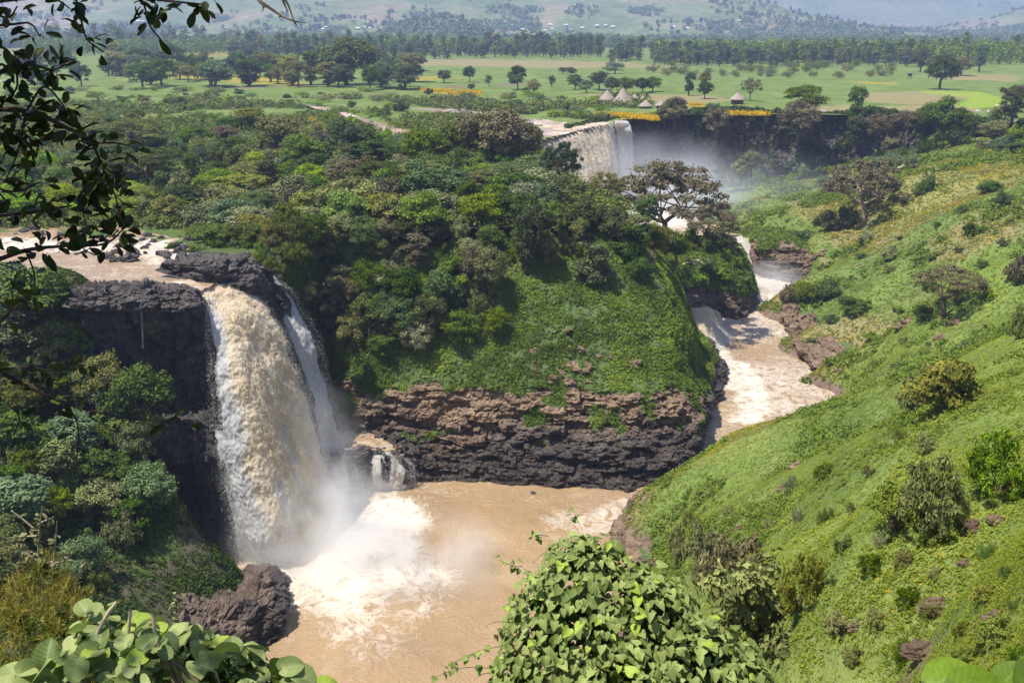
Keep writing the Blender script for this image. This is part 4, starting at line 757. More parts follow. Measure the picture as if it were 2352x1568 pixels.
# trees hanging on the steep face under the rim
def at_pix(nm, px, py):
    if nm in ('hillside', 'left_bank'): return hit(nm, px, py)
    G = SURF[nm][0]; X, Yp = topix(G); D = (X - px) ** 2 + (Yp - py) ** 2
    if len(SURF[nm]) > 3: D = np.where(SURF[nm][3], D, 1e9)
    d3 = np.linalg.norm(G - CAMP, axis=-1); best = D.min(); D = np.where(D < best + 60, D + d3 * 5, D + 1e7)
    i = np.unravel_index(np.argmin(D), D.shape); return G[i], SURF[nm][1][i]
def on(nm, px, py, h, w, kind, mat, label, name='tree', group=None, cat='tree', sink=0.3, bark=None, lean=0.25):
    p, n = at_pix(nm, px, py); s = float(np.linalg.norm(p - CAMP)) / FPX; H = h * s / 0.97
    wn = {'broad': 0.95, 'tall': 0.55, 'umbrella': 1.7, 'open': 1.35, 'euca': 0.27, 'bush': 2.0, 'fine': 2.6, 'crag': 2.1}[kind]
    return plant(name, kind, (p[0], p[1], p[2] - sink), H, MATS[mat], label, cat, group, wide=(w / h) / wn, tilt=(lean * rng0.uniform(-1, 1), lean * rng0.uniform(-1, 1)), bark=bark)
sp = []
for r in range(84):
    for _ in range(60):
        px = rng0.uniform(690, 1500) if r % 2 else rng0.uniform(700, 1140); t = rng0.random(); py = 555 + 250 * t
        lim = 790 if px < 900 else (775 if px < 1120 else (700 - (px - 1120) * 0.5 if px < 1330 else 640))
        if 1330 < px < 1500: lim = 660
        if py > lim: continue
        if all( math.hypot(px - a, (py - b) * 1.2) > 36 for a, b in sp): sp.append((px, py)); break
for px, py in sp:
    k = rng0.choice(['broad', 'tall', 'broad', 'bush', 'crag']); c = rng0.choice('ddgggyyro')
    h = rng0.uniform(70, 105) * (1 if k in ('broad', 'tall') else 0.6)
    on('rock_cliff', px, py, h, h * rng0.uniform(0.65, 0.95), k, c, '%s %s tree clinging to the shaded slope below the forest rim' % (WORD[c], {'broad': 'bushy', 'tall': 'upright', 'bush': 'low', 'crag': 'straggly'}[k]), 'slope_tree', 'trees clinging to the shaded slope below the rim', sink=1.0)
for px, py, h, w, k, m, lb in [(770, 745, 130, 100, 'open', 'r', 'pale brown half bare tree beside the dark cave right of the tall waterfall'), (745, 700, 90, 70, 'crag', 'r', 'small dry brown tree overhanging the dark cave'),
     (1120, 660, 130, 95, 'broad', 'y', 'silvery grey green tree on the shaded slope'), (1060, 705, 120, 80, 'tall', 'g', 'creeper covered green tree on the slope, left of the sunlit grass'),
     (1000, 720, 115, 70, 'tall', 'g', 'bright creeper covered tree low on the slope'), (1105, 740, 100, 70, 'crag', 'y', 'grey leafed small tree lowest on the slope'),
     (1375, 640, 70, 95, 'bush', 'r', 'brown bush on top of the sunlit grass slope'), (1215, 610, 150, 80, 'tall', 'd', 'dark creeper hung tree at the top of the slope'), (1460, 560, 120, 70, 'tall', 'g', 'green leafy tree on the ridge above the side channel'),
     (1500, 590, 100, 90, 'broad', 'o', 'olive tree at the right end of the ridge'), (1250, 560, 120, 90, 'broad', 'g', 'bright domed tree capping the ridge at its centre'), (1350, 540, 105, 100, 'broad', 'd', 'dark domed tree capping the ridge'), (1425, 560, 90, 70, 'tall', 'g', 'creeper draped spire of green on the ridge')]:
    on('rock_cliff', px, py, h, w, k, m, lb, 'slope_tree', sink=0.8)
for px, py, h, w, d in [(622, 618, 44, 50, 167), (642, 630, 40, 44, 170), (600, 604, 34, 50, 168)]: tree_at(px, py, h, w, 'bush', 'd', 'dark bush overhanging the top of the side stream', 'bush', 'dark bushes overhanging the top of the side stream', d=d, cat='bush')
for px, py, h, w, c in [(850, 772, 130, 110, 'd'), (915, 775, 125, 105, 'g'), (965, 800, 95, 85, 'y'), (1045, 792, 105, 90, 'g'), (885, 812, 70, 80, 'd'), (805, 800, 115, 85, 'y'), (1000, 765, 120, 90, 'd'), (1130, 770, 90, 75, 'g'), (930, 720, 130, 110, 'd'), (860, 700, 130, 110, 'g')]:
    on('rock_cliff', px, py, h, w, 'broad', c, '%s large bushy tree low on the shaded slope above the rock band' % WORD[c], 'slope_tree', 'large trees low on the shaded slope above the rock band', sink=1.0)
# big open tree and its neighbours on the ridge
tree_at(1524, 566, 226, 292, 'open', 'r', 'large spreading brown leaved fig tree on the ridge in front of the mist', 'fig_tree', d=252, var=0, rz=0.6)
tree_at(1632, 578, 130, 125, 'open', 'r', 'smaller brown tree right of the large spreading fig', 'fig_tree', d=285)
tree_at(1497, 606, 100, 105, 'broad', 'o', 'olive green tree under the left side of the large spreading fig', 'slope_tree', d=245)
tree_at(1553, 598, 56, 70, 'broad', 'g', 'green bushy tree hiding the foot of the large spreading fig', 'slope_tree', d=248)
tree_at(1395, 480, 105, 110, 'open', 'o', 'leaning thin branched tree left of the large spreading fig', 'fig_tree', d=250)
for px, py, h in [(1655, 640, 44), (1690, 610, 34), (1620, 620, 40), (1710, 640, 30), (1600, 650, 46), (1665, 590, 28), (1640, 575, 30)]:
    on('rock_island', px, py, h, h * 1.6, 'bush', rng0.choice('gbg'), 'rounded green bush on the flat topped rock island', 'bush', 'bushes on the flat topped rock island', 'bush')
for px, py, h, w in [(1575, 590, 90, 90), (1612, 592, 84, 80), (1648, 590, 70, 70), (1545, 605, 85, 80), (1535, 640, 70, 66), (1560, 655, 56, 60), (1678, 584, 48, 50), (1595, 600, 60, 70), (1630, 600, 50, 60)]:
    tree_at(px, py, h, w, rng0.choice(['broad', 'bush']), rng0.choice('dgo'), 'leafy tree crowding behind the flat topped rock island', 'slope_tree', 'trees behind the flat topped rock island', d=285)
# left bank
lb = []
for _ in range(900):
    px, py = rng0.uniform(-20, 470), rng0.uniform(640, 1340)
    if px > 395 - 0.0 * py and py < 1160: continue
    if px > 330 and py < 900: continue
    if px > 350 and py > 940: continue
    if py > 1230 and px > 260: continue
    if all(math.hypot(px - a, py - b) > 50 for a, b in lb): lb.append((px, py))
for px, py in lb[:66]:
    k = rng0.choice(['broad', 'broad', 'bush', 'tall', 'crag']); c = rng0.choice('ddgggyuo'); h = rng0.uniform(90, 125) * (1 if k in ('broad', 'tall') else 0.7)
    lim = 600 if px < 130 else (655 if px < 200 else 730); h = min(h, py + 30 - lim)
    if h < 25: continue
    on('left_bank', px, py + 30, h, h * rng0.uniform(0.8, 1.05), k, c, '%s %s tree on the shaded bank left of the tall waterfall' % (WORD[c], {'broad': 'bushy', 'tall': 'upright', 'bush': 'low', 'crag': 'straggly'}[k]), 'bank_tree', 'trees on the shaded bank left of the waterfall', sink=1.2)
tree_at(335, 1015, 205, 150, 'broad', 'g', 'tall leafy tree in front of the black cliff, its crown in the sun', 'bank_tree', d=135)
for px, py, h, w, k, m, l_ in [(240, 960, 170, 120, 'broad', 'o', 'olive leafy tree left of the tall sunlit tree under the black cliff'), (90, 760, 150, 190, 'broad', 'g', 'spreading leafy tree beside the left end of the black cliff'),
     (345, 1180, 130, 120, 'broad', 'u', 'pale blue green bushy tree above the bare brown bank'), (430, 1170, 60, 50, 'crag', 'o', 'small yellowish shrub on the edge of the bank beside the wet rock'), (280, 1260, 100, 110, 'crag', 'y', 'grey straggly bush hanging on the bare bank')]:
    on('left_bank', px, py, h, w, k, m, l_, 'bank_tree', sink=0.5, lean=0.05)
# right hillside: shrubs and trees, one by one
for px, py, h, w, k, m, lb_ in [
    (1978, 515, 175, 195, 'open', 'r', 'brown leaved open crowned tree standing alone on the hillside edge'), (1900, 530, 60, 80, 'bush', 'd', 'dark bush left of the lone brown tree'), (1945, 520, 55, 60, 'bush', 'd', 'dark bush at the foot of the lone brown tree'),
    (2165, 735, 115, 150, 'umbrella', 'r', 'brown flat crowned acacia half way up the slope'), (2120, 735, 45, 60, 'bush', 'd', 'dark low bush under the brown flat crowned acacia'), (2165, 945, 150, 215, 'bush', 'o', 'large grey green shrub in the middle of the near slope'), (2110, 945, 120, 130, 'bush', 'y', 'grey green shrub against the left of the large one on the near slope'),
    (2150, 1215, 190, 170, 'crag', 'o', 'tall narrow leaved shrub on the near slope'), (2060, 1220, 130, 150, 'crag', 'b', 'yellow green shrub left of the tall narrow leaved shrub'), (2290, 1130, 160, 160, 'crag', 'g', 'dark green spreading shrub at the right edge of the near slope'), (2150, 1240, 60, 90, 'bush', 'd', 'low dark bush at the foot of the tall narrow leaved shrub'),
    (1745, 1485, 260, 350, 'bush', 'y', 'wide shrub with dusty grey brown leaves beside the heart leaved vine'), (1690, 1400, 190, 200, 'crag', 'r', 'dusty brown shrub behind the heart leaved vine'), (1835, 1400, 170, 120, 'crag', 'o', 'yellow tipped upright shrub behind the dusty shrub'), (1620, 1330, 150, 130, 'crag', 'y', 'grey straggly shrub at the head of the slope above the pool'), (1560, 1290, 110, 60, 'crag', 'y', 'thin pale shrub on the slope edge above the brown pool'),
    (2040, 600, 42, 50, 'bush', 'y', 'round grey bush alone on the upper slope'), (1985, 560, 38, 42, 'bush', 'y', 'small grey bush below the lone brown tree'), (2228, 540, 34, 46, 'bush', 'd', 'round dark bush high on the slope'), (2130, 440, 58, 40, 'bush', 'd', 'dark bush beside the path below the far trees'), (2110, 446, 30, 40, 'bush', 'd', 'lower dark bush beside the path'),
    (2275, 440, 32, 75, 'bush', 'd', 'long dark bush high on the right of the slope'), (2300, 470, 36, 55, 'bush', 'd', 'rounded dark bush at the right edge of the upper slope'), (2340, 650, 85, 80, 'bush', 'r', 'brown bush on the right edge half way up'), (2340, 780, 90, 60, 'bush', 'd', 'dark leafy bush on the right edge above the bright grass'),
    (1810, 700, 60, 60, 'bush', 'r', 'brown bush overhanging the side channel'), (1850, 690, 50, 80, 'bush', 'g', 'green bush on the bank of the side channel'), (1900, 680, 45, 90, 'bush', 'g', 'low green bush on the slope above the side channel'), (1960, 720, 50, 100, 'bush', 'g', 'green bush above the broken rocks of the bank'), (1845, 560, 45, 90, 'bush', 'd', 'dark bush above the rocks at the head of the side channel'), (2330, 1560, 10, 10, 'bush', 'b', 'small leafy plant in the lower right corner')][:-1]:
    on('hillside', px, py, h, w, k, m, lb_, 'hillside_tree' if k in ('open', 'umbrella') else 'shrub', None, 'tree' if k in ('open', 'umbrella') else 'shrub', sink=0.15, bark=PALEBARK if k == 'open' else None, lean=0.08)
pts_ = []
for i in range(400):
    px, py = rng0.uniform(1500, 2345), rng0.uniform(1010, 1540)
    if py < 1240 - (px - 1500) * 0.42 or (px < 1900 and py > 1230) or (2030 < px < 2352 and 1060 < py < 1240): continue
    if all(math.hypot(px - a, py - b) > 62 for a, b in pts_): pts_.append((px, py))
for px, py in pts_[:44]:
    h = rng0.uniform(28, 66) * (0.75 + (py - 1000) / 1100); c = rng0.choice('oogbgy')
    on('hillside', px, py, h, h * rng0.uniform(0.8, 1.4), rng0.choice(['crag', 'fine', 'crag', 'bush']), c, '%s weedy low shrub among the grass of the near slope' % WORD[c], 'low_shrub', 'low shrubs scattered over the near slope', 'shrub', sink=0.1)
pts_ = []
for i in range(500):
    px, py = rng0.uniform(1800, 2345), rng0.uniform(400, 900)
    if py < 640 - (px - 1840) * 0.45 or py > 940 - (px - 1900) * 0.35: continue
    if all(math.hypot(px - a, py - b) > 55 for a, b in pts_): pts_.append((px, py))
for px, py in pts_[:42]:
    h = rng0.uniform(11, 26); c = rng0.choice('gogdg')
    on('hillside', px, py, h, h * rng0.uniform(1.3, 2.4), rng0.choice(['bush', 'bush', 'crag']), c, '%s small bush dotted over the upper hillside' % WORD[c], 'hill_bush', 'small bushes dotted over the upper hillside', 'bush', sink=0.15)
# bushes at the foot of the far cliff
for i in range(95):
    px, py = rng0.uniform(1640, 2352), rng0.uniform(300, 430)
    top = 375 if px < 1900 else 375 - (px - 1900) * 0.20
    if py < top or py > max(395, top + 60) - max(0, (px - 2050)) * 0.15: continue
    c = rng0.choice('ggbuudyo')
    on('hillside', px, py, rng0.uniform(22, 42), rng0.uniform(35, 60), rng0.choice(['bush', 'bush', 'broad']), c, '%s bush in the thicket at the foot of the far cliff' % WORD[c], 'bush', 'bushes in the thicket at the foot of the far cliff', 'bush', sink=0.3)
for px, py, h, w, k, m, lb_ in [(1545, 290, 72, 75, 'broad', 'r', 'brown rounded tree on the far cliff edge beside the yellow flowers'), (1643, 330, 95, 70, 'broad', 'r', 'brown creeper tree hanging down the far cliff'), (1845, 262, 68, 95, 'broad', 'd', 'broad dark tree rising above the far cliff edge beside the people'), (1832, 325, 95, 100, 'broad', 'r', 'brown tree hanging on the far cliff below the broad dark tree'),
     (1965, 290, 78, 42, 'tall', 'd', 'slim dark tree on the far cliff edge'), (2010, 330, 70, 60, 'broad', 'r', 'brown bush hanging on the far cliff right of the slim dark tree'), (1960, 335, 60, 45, 'tall', 'd', 'dark creeper column on the far cliff face'), (2075, 310, 58, 70, 'broad', 'r', 'rusty brown tree on the far cliff'), (2160, 320, 95, 90, 'broad', 'd', 'tall dark tree at the right end of the far cliff'), (2125, 300, 60, 60, 'broad', 'd', 'dark bushy tree left of the tall one at the end of the far cliff'),
     (2205, 310, 60, 55, 'broad', 'd', 'dark green tree right of the tall one at the end of the far cliff'), (2325, 285, 88, 75, 'broad', 'd', 'dark tree group leader at the right edge of the plateau'), (2300, 300, 60, 60, 'broad', 'y', 'grey green tree in front of the dark tree at the right edge'), (1725, 400, 60, 60, 'broad', 'y', 'pale misty tree at the foot of the far cliff'), (1700, 420, 60, 50, 'broad', 'y', 'pale misty bush below the far cliff, left of its neighbour'), (2280, 330, 55, 70, 'broad', 'y', 'grey green tree on the rise at the right')]:
    tree_at(px, py, h, w, k, m, lb_, 'cliff_tree', d=448 - (20 if py > 305 else 0) - (35 if py > 380 else 0) - max(0, px - 2100) * 0.12)
# meadow trees
for px, py, h, w, k, m, lb_ in [(1020, 191, 33, 40, 'broad', 'd', 'small round tree alone in the green meadow'), (1078, 188, 40, 32, 'broad', 'd', 'upright dark meadow tree, taller of the close pair'), (1083, 207, 18, 22, 'broad', 'd', 'small dark tree right below the taller of the close pair'), (1122, 197, 27, 18, 'broad', 'g', 'smallest thin tree in the green meadow'),
    (1187, 205, 60, 46, 'broad', 'd', 'tallest tree in the middle of the green meadow'), (1225, 216, 36, 32, 'broad', 'o', 'olive round tree right of the tallest meadow tree'), (1268, 201, 30, 20, 'broad', 'u', 'small pale tree in the meadow left of the hedge thicket'), (1208, 216, 18, 22, 'broad', 'd', 'dark little bush at the foot of the tallest meadow tree'),
    (985, 214, 19, 28, 'bush', 'd', 'round dark bush on the near edge of the meadow'), (920, 207, 16, 26, 'bush', 'd', 'round dark bush beside the yellow flowers'), (1320, 206, 36, 40, 'broad', 'd', 'left end tree of the dark thicket behind the huts'), (1345, 213, 32, 40, 'broad', 'u', 'pale tree in the dark thicket behind the huts'), (1375, 207, 47, 50, 'broad', 'd', 'highest tree of the dark thicket behind the huts'),
    (1405, 214, 42, 44, 'broad', 'd', 'tree of the dark thicket just left of the tallest hut'), (1438, 218, 44, 44, 'broad', 'd', 'tree of the dark thicket behind the tallest hut'), (1475, 213, 38, 50, 'broad', 'd', 'tree of the thicket right of the tallest hut'), (1500, 211, 36, 42, 'broad', 'g', 'right end tree of the dark thicket behind the huts'), (1410, 170, 29, 52, 'broad', 'u', 'pale rounded copse in the meadow behind the thicket'),
    (1312, 173, 20, 30, 'broad', 'd', 'right bush of a small pair in the far meadow'), (1293, 168, 16, 26, 'broad', 'd', 'left bush of a small pair in the far meadow'), (1583, 221, 46, 26, 'tall', 'd', 'slim dark tree in the meadow right of the huts'), (1618, 229, 42, 38, 'broad', 'd', 'lower dark tree of the tall pair in the meadow'), (1618, 205, 44, 32, 'broad', 'o', 'upper olive tree of the tall pair in the meadow'),
    (1722, 233, 63, 50, 'open', 'y', 'open crowned tree beside the lone hut'), (2160, 208, 78, 76, 'broad', 'd', 'big dark tree in the meadow on the right'), (2112, 166, 55, 48, 'broad', 'd', 'dark tree at the edge of the eucalyptus wood on the right'), (2150, 168, 42, 50, 'broad', 'y', 'grey tree behind the big dark meadow tree'), (2205, 174, 44, 56, 'broad', 'o', 'olive tree right behind the big dark meadow tree'), (2250, 166, 52, 26, 'tall', 'u', 'slim tree at the edge of the right wood'),
    (800, 196, 118, 150, 'broad', 'd', 'giant spreading tree on the left plain'), (850, 207, 58, 48, 'broad', 'g', 'light green tree at the right foot of the giant tree'), (905, 176, 42, 56, 'broad', 'd', 'dark rounded tree right of the giant tree'), (885, 205, 44, 40, 'broad', 'd', 'dark tree between the giant tree and the yellow flowers'), (715, 196, 66, 46, 'tall', 'd', 'slim dark tree left of the giant tree'),
    (640, 194, 44, 52, 'broad', 'o', 'small olive tree with bare trunk by the yellow flowers'), (530, 176, 46, 56, 'broad', 'd', 'dark round tree on the left plain behind the yellow flowers'), (470, 170, 54, 50, 'broad', 'g', 'green tree with spreading crown on the left plain'), (400, 170, 72, 60, 'broad', 'g', 'tall green tree on the left plain'), (440, 168, 46, 36, 'broad', 'd', 'dark tree just right of the tall green tree'),
    (330, 172, 66, 80, 'broad', 'd', 'dense dark tree left of the tall green tree'), (280, 172, 56, 72, 'broad', 'o', 'grey olive tree left of the dense dark tree'), (540, 128, 34, 50, 'broad', 'o', 'pale yellowish domed tree behind the left plain'), (600, 165, 52, 46, 'broad', 'd', 'dark tree among the left plain trees'), (570, 150, 40, 40, 'broad', 'd', 'smaller dark tree farther off on the left plain'), (655, 190, 30, 14, 'tall', 'u', 'thin pale pointed tree on the left plain'),
    (1055, 252, 34, 62, 'umbrella', 'd', 'flat topped dark bush by the white river bend'), (1405, 150, 34, 22, 'tall', 'y', 'sparse grey tree between the two eucalyptus woods')]:
    tree_at(px, py, h, w, k, m, lb_, 'meadow_tree')
for i in range(60):
    px, py = rng0.uniform(-20, 960), 140 + 66 * rng0.random() ** 0.8; h = rng0.uniform(32, 58) * (0.7 + (py - 140) / 140)
    tree_at(px, py, h, h * rng0.uniform(0.8, 1.3), rng0.choice(['broad', 'broad', 'tall']), (c := rng0.choice('dggoou')), '%s tree in the loose groves of the left plain' % WORD[c], 'grove_tree', 'trees in the loose groves of the left plain')
for i in range(46):
    px = rng0.uniform(1480, 2060); py = 152 + 28 * rng0.random() ** 1.3; 
    c = rng0.choice('oyyog'); h = rng0.uniform(11, 22)
    tree_at(px, py, h, h * rng0.uniform(1.5, 2.2), 'fine', c, '%s scrub bush in the meadow before the eucalyptus wood' % WORD[c], 'scrub_bush', 'scrub bushes in the meadow before the eucalyptus wood', cat='bush')
# scrub on the left plain
k_ = 0
for i in range(900):
    px, py = rng0.uniform(-20, 1420), 205 + 175 * rng0.random() ** 1.15
    if px > 900 and py < 222: continue
    if px > 1100 and py > 275: continue
    p = Z(px, py, 0)
    if inriver(p[0], p[1], 1 if px > 830 else -3) or p[1] < 318 or inpoly(np.array([p[0]]), np.array([p[1]]), RIM)[0]: continue
    if (px > 1230 and p[1] < 432) or inpoly(np.array([p[0]]), np.array([p[1]]), LIPW)[0]: continue
    k = rng0.choice(['fine', 'fine', 'bush', 'broad'] if py > 240 else ['fine', 'fine', 'bush']); c = rng0.choice('ooyggbbu' if k != 'broad' else 'dgobg')
    h = (rng0.uniform(2.4, 4.6) if k != 'broad' else rng0.uniform(5, 8.5))
    kd = {'fine': 'feathery', 'bush': 'leafy', 'broad': 'rounded'}[k]
    plant('scrub_bush', k, (p[0], p[1], gzat(p[0], p[1]) - (0.2 if k != 'broad' else 1.5)), h, MATS[c], '%s %s bush in the scrub of the left plain' % (kd, WORD[c]), 'bush', 'bushes in the scrub of the left plain', wide=rng0.uniform(1, 1.7)); k_ += 1
    if k_ >= 285: break
# eucalyptus rows
EU = []
for x0, x1, yb, n in [(60, 560, 118, 50), (560, 1030, 134, 56), (1040, 1380, 132, 40), (1415, 1470, 140, 9), (1495, 2090, 150, 84), (2090, 2360, 142, 20)]:
    for i in range(n): EU.append((x0 + (x1 - x0) * (i + rng0.random()) / n, yb + rng0.uniform(-9, 3)))
for px, py in EU:
    tree_at(px, py, rng0.uniform(26, 52), rng0.uniform(14, 24), 'euca', rng0.choice('uguyg'), 'slender eucalyptus in the long wood across the middle of the plain', 'eucalyptus_tree', 'eucalyptus trees of the long wood across the plain')
# masses nobody could count
def mass(name, pos3, hh, ww, cards_n, csize, mat, label_seed, shape=0.5):
    r = np.random.default_rng(label_seed); n = len(pos3); pos3 = np.asarray(pos3, float); hh = np.asarray(hh, float)[:, None]; ww = np.asarray(ww, float)[:, None]
    d = unit(r.normal(size=(n, cards_n, 3))); k = r.uniform(0.5, 1, (n, cards_n, 1))
    P = pos3[:, None] + d * k * np.stack([ww, ww, hh * 0.5], -1) + np.stack([0 * hh, 0 * hh, hh * 0.5], -1)
    N = unit(d + r.normal(0, 0.5, d.shape) + np.array([0, 0, 0.3])); t = np.clip(r.uniform(0, 0.5, (n, 1)) + r.uniform(0, 0.5, (n, cards_n)), 0, 1).ravel()
    V, F, tt = cards(P.reshape(-1, 3), N.reshape(-1, 3), (csize * r.uniform(0.6, 1.3, (n, cards_n)) * hh / hh.mean()).ravel(), r, 0.75, t)
    return tag(link(name, mesh(name, V, F, mat, {'t': tt})), kind='stuff')
r = np.random.default_rng(3); M = []
for x0, x1, y0, y1, n in [(60, 1000, 96, 128, 1500), (1000, 1380, 112, 126, 350), (1500, 2090, 118, 146, 800), (2090, 2400, 118, 150, 300)]:
    for i in range(n):
        p = Z(r.uniform(x0, x1), y0 + (y1 - y0) * r.random() ** 0.6, 0); M.append((p[0], p[1], 0))
M = np.array(M); mass('eucalyptus_wood', M, r.uniform(15, 24, len(M)), r.uniform(2.5, 4.0, len(M)), 60, 2.2, L_GREEN, 1)
# ------------------------------------------------------------ far hills, woods and villages
def hz(x, y):
    P = np.stack([x, y, 0 * x], -1)
    foot = 2650 + 0.10 * np.abs(x + 300) + 260 * fbm(P, 3, 0.0009)
    h1 = 520 * sm(y, foot, foot + 2600) ** 1.15 * sm(1900 - x - 0.12 * (y - 2600), 0, 1700)
    h1 = h1 * (1 + 0.35 * fbm(P, 4, 0.0016)) + 22 * sm(y, foot, foot + 500) * sm(1800 - x, 0, 900) * fbm(P, 5, 0.004)
    kn = 62 * np.exp(-(((x + 180) / 130) ** 2 + ((y - 2600) / 230) ** 2)) * (1 + 0.3 * fbm(P, 3, 0.01))
    h2 = 1150 * sm(y, 5200 - 0.25 * x, 9500) * (0.8 + 0.4 * fbm(P, 5, 0.0006)) * sm(x, -2500, 2500)
    h3 = 120 * np.exp(-(((x - 2300) / 520) ** 2 + ((y - 4300) / 500) ** 2)) * (1 + 0.4 * fbm(P, 4, 0.003))
    return h1 + kn + h2 + h3 - 6
def hillmat():
    m, nt, b = newmat('hill_pasture'); p = pos(nt); n = noise(nt, p, 0.004, 8, 0.65); n2 = noise(nt, p, 0.03, 6, 0.7)
    c = ramp(nt, n, [(0.32, (0.09, 0.135, 0.05)), (0.5, (0.15, 0.185, 0.075)), (0.64, (0.24, 0.195, 0.12))])
    c = mix(nt, 1.0, c, ramp(nt, n2, [(0.35, (0.7, 0.72, 0.7)), (0.6, (1.15, 1.15, 1.15))]), 'MULTIPLY')
    lk(nt, c, b.inputs['Base Color']); b.inputs['Roughness'].default_value = 0.95; b.inputs['Specular IOR Level'].default_value = 0.1; return m
xs = np.arange(-5200, 6200, 45.0); ys = np.arange(2200, 10600, 45.0); X, Yy = np.meshgrid(xs, ys)
tag(link('hills', mesh('hills', np.stack([X, Yy, hz(X, Yy)], -1), gridfaces(*X.shape), hillmat(), None, True)), kind='structure')
r = np.random.default_rng(8); M = []
def far_z(x, y): return max(0.0, float(hz(np.array([float(x)]), np.array([float(y)]))[0]))
N_ = 26000; x = r.uniform(-2600, 3400, N_); y = 1750 + 4200 * r.random(N_) ** 1.4; P = np.stack([x, y, 0 * x], -1)
dn = fbm(P, 4, 0.004) + 0.42 * np.exp(-((y - 2400) / 400) ** 2) - 0.00012 * (y - 2500) + 0.12 * sm(np.maximum(0, hz(x, y)), 5, 20) - 0.0009 * np.maximum(0, hz(x, y) - 60)
px_, py_ = topix(P); dn = dn + 0.25 * (px_ > 1500) * (y < 3500) * 0.3
ok = dn > 0.22; x, y = x[ok][:9500], y[ok][:9500]; z = np.maximum(0, hz(x, y))
mass('far_woods', np.stack([x, y, z - 0.5], -1), r.uniform(7, 16, len(x)), r.uniform(4, 9, len(x)), 26, 5.0, L_BLUE, 2)
bx_, by_ = r.uniform(-2200, 2600, 30000), r.uniform(2300, 3900, 30000); bz_ = np.maximum(0, hz(bx_, by_)); qx, qy = topix(np.stack([bx_, by_, bz_], -1)); nn_ = fbm(np.stack([bx_, by_, 0 * bx_ + 5], -1), 4, 0.0045)
kk_ = (qx > -30) & (qx < 2400) & (nn_ > np.interp(qy, [40, 56, 66, 84, 98], [0.75, 0.30, 0.0, 0.0, 0.2]) + 0.15 * (qx < 480)); B = list(zip(bx_[kk_], by_[kk_], bz_[kk_]))[:7500]
B = np.array(B); mass('far_woods', B, r.uniform(9, 17, len(B)), r.uniform(6, 12, len(B)), 26, 5.0, L_BLUE, 5)
# houses at the foot of the hill
WHITE = plainmat('tin_roof', (0.85, 0.85, 0.87), 0.35, 0.5, 0.05); MUD = plainmat('mud_wall', (0.42, 0.32, 0.24), 0.9, 0.1, 0.2); RUST = plainmat('rusty_roof', (0.55, 0.40, 0.34), 0.6, 0.3, 0.2)
def box(mb, c, s):
    c = np.array(c, float); s = np.array(s, float) / 2
    V = np.array([[a, b, d] for a in (-1, 1) for b in (-1, 1) for d in (-1, 1)]) * s + c
    mb.add(V, [[0, 1, 3, 2], [4, 6, 7, 5], [0, 4, 5, 1], [2, 3, 7, 6], [0, 2, 6, 4], [1, 5, 7, 3]])
w_ = MB(); box(w_, (0, 0, 1.4), (8, 5, 2.8)); wallme = w_.me('wall', MUD)
rf = MB(); rf.add([[-4.6, -3.2, 2.7], [4.6, -3.2, 2.7], [4.6, 0, 4.4], [-4.6, 0, 4.4], [4.6, 3.2, 2.7], [-4.6, 3.2, 2.7], [-4.6, -3.2, 2.55], [4.6, -3.2, 2.55], [4.6, 3.2, 2.55], [-4.6, 3.2, 2.55]],
   [[0, 1, 2, 3], [3, 2, 4, 5], [6, 7, 1, 0], [5, 4, 8, 9], [9, 8, 7, 6], [0, 3, 5, 9], [1, 7, 8, 4]][:5]); rf.add([[-4.6, -3.2, 2.55], [-4.6, -3.2, 2.7], [-4.6, 0, 4.4], [-4.6, 3.2, 2.7], [4.6, -3.2, 2.55], [4.6, -3.2, 2.7], [4.6, 0, 4.4], [4.6, 3.2, 2.7]], [[0, 1, 2, 3], [4, 7, 6, 5]]); roofme = rf.me('roof', WHITE)
HS = [(743, 70), (838, 66), (821, 70), (850, 67), (882, 66), (890, 66), (1124, 64), (1174, 62), (1189, 62), (1180, 69), (1200, 72), (1216, 65), (1236, 68), (1252, 72), (1269, 70), (1263, 60), (1300, 60), (1308, 71), (1314, 71), (1337, 69), (1371, 62), (1391, 62), (1407, 67), (1546, 66), (1577, 69),
      (1650, 83), (1682, 83), (1698, 50), (1723, 60), (1732, 76), (1762, 76), (1779, 76), (1981, 80), (2119, 84), (470, 42), (495, 42), (645, 45), (750, 67), (318, 52), (330, 53)]
for i, (px, py) in enumerate(HS):
    a = ray(px, py); t = 1800.0                      # walk along the sight line to the hill
    while t < 5200:
        q = CAMP + a * t / np.linalg.norm(a[:2])
        if q[2] < far_z(q[0], q[1]): break
        t += 12
    e = empty('house', (q[0], q[1], far_z(q[0], q[1]) - 0.4), random.Random(i).uniform(-0.5, 0.5), random.Random(i).uniform(0.75, 1.25) * t / 2700)
    right = px > 1600
    tag(e, 'tiny white roofed house among trees on the far right of the plain' if right else ('tiny white roofed house on the distant hill foot at the upper left' if px < 900 else 'tiny white roofed house in the village at the foot of the central hill'), 'house', 'white roofed houses at the foot of the hills')
    link('wall', wallme, e); link('roof', roofme, e)
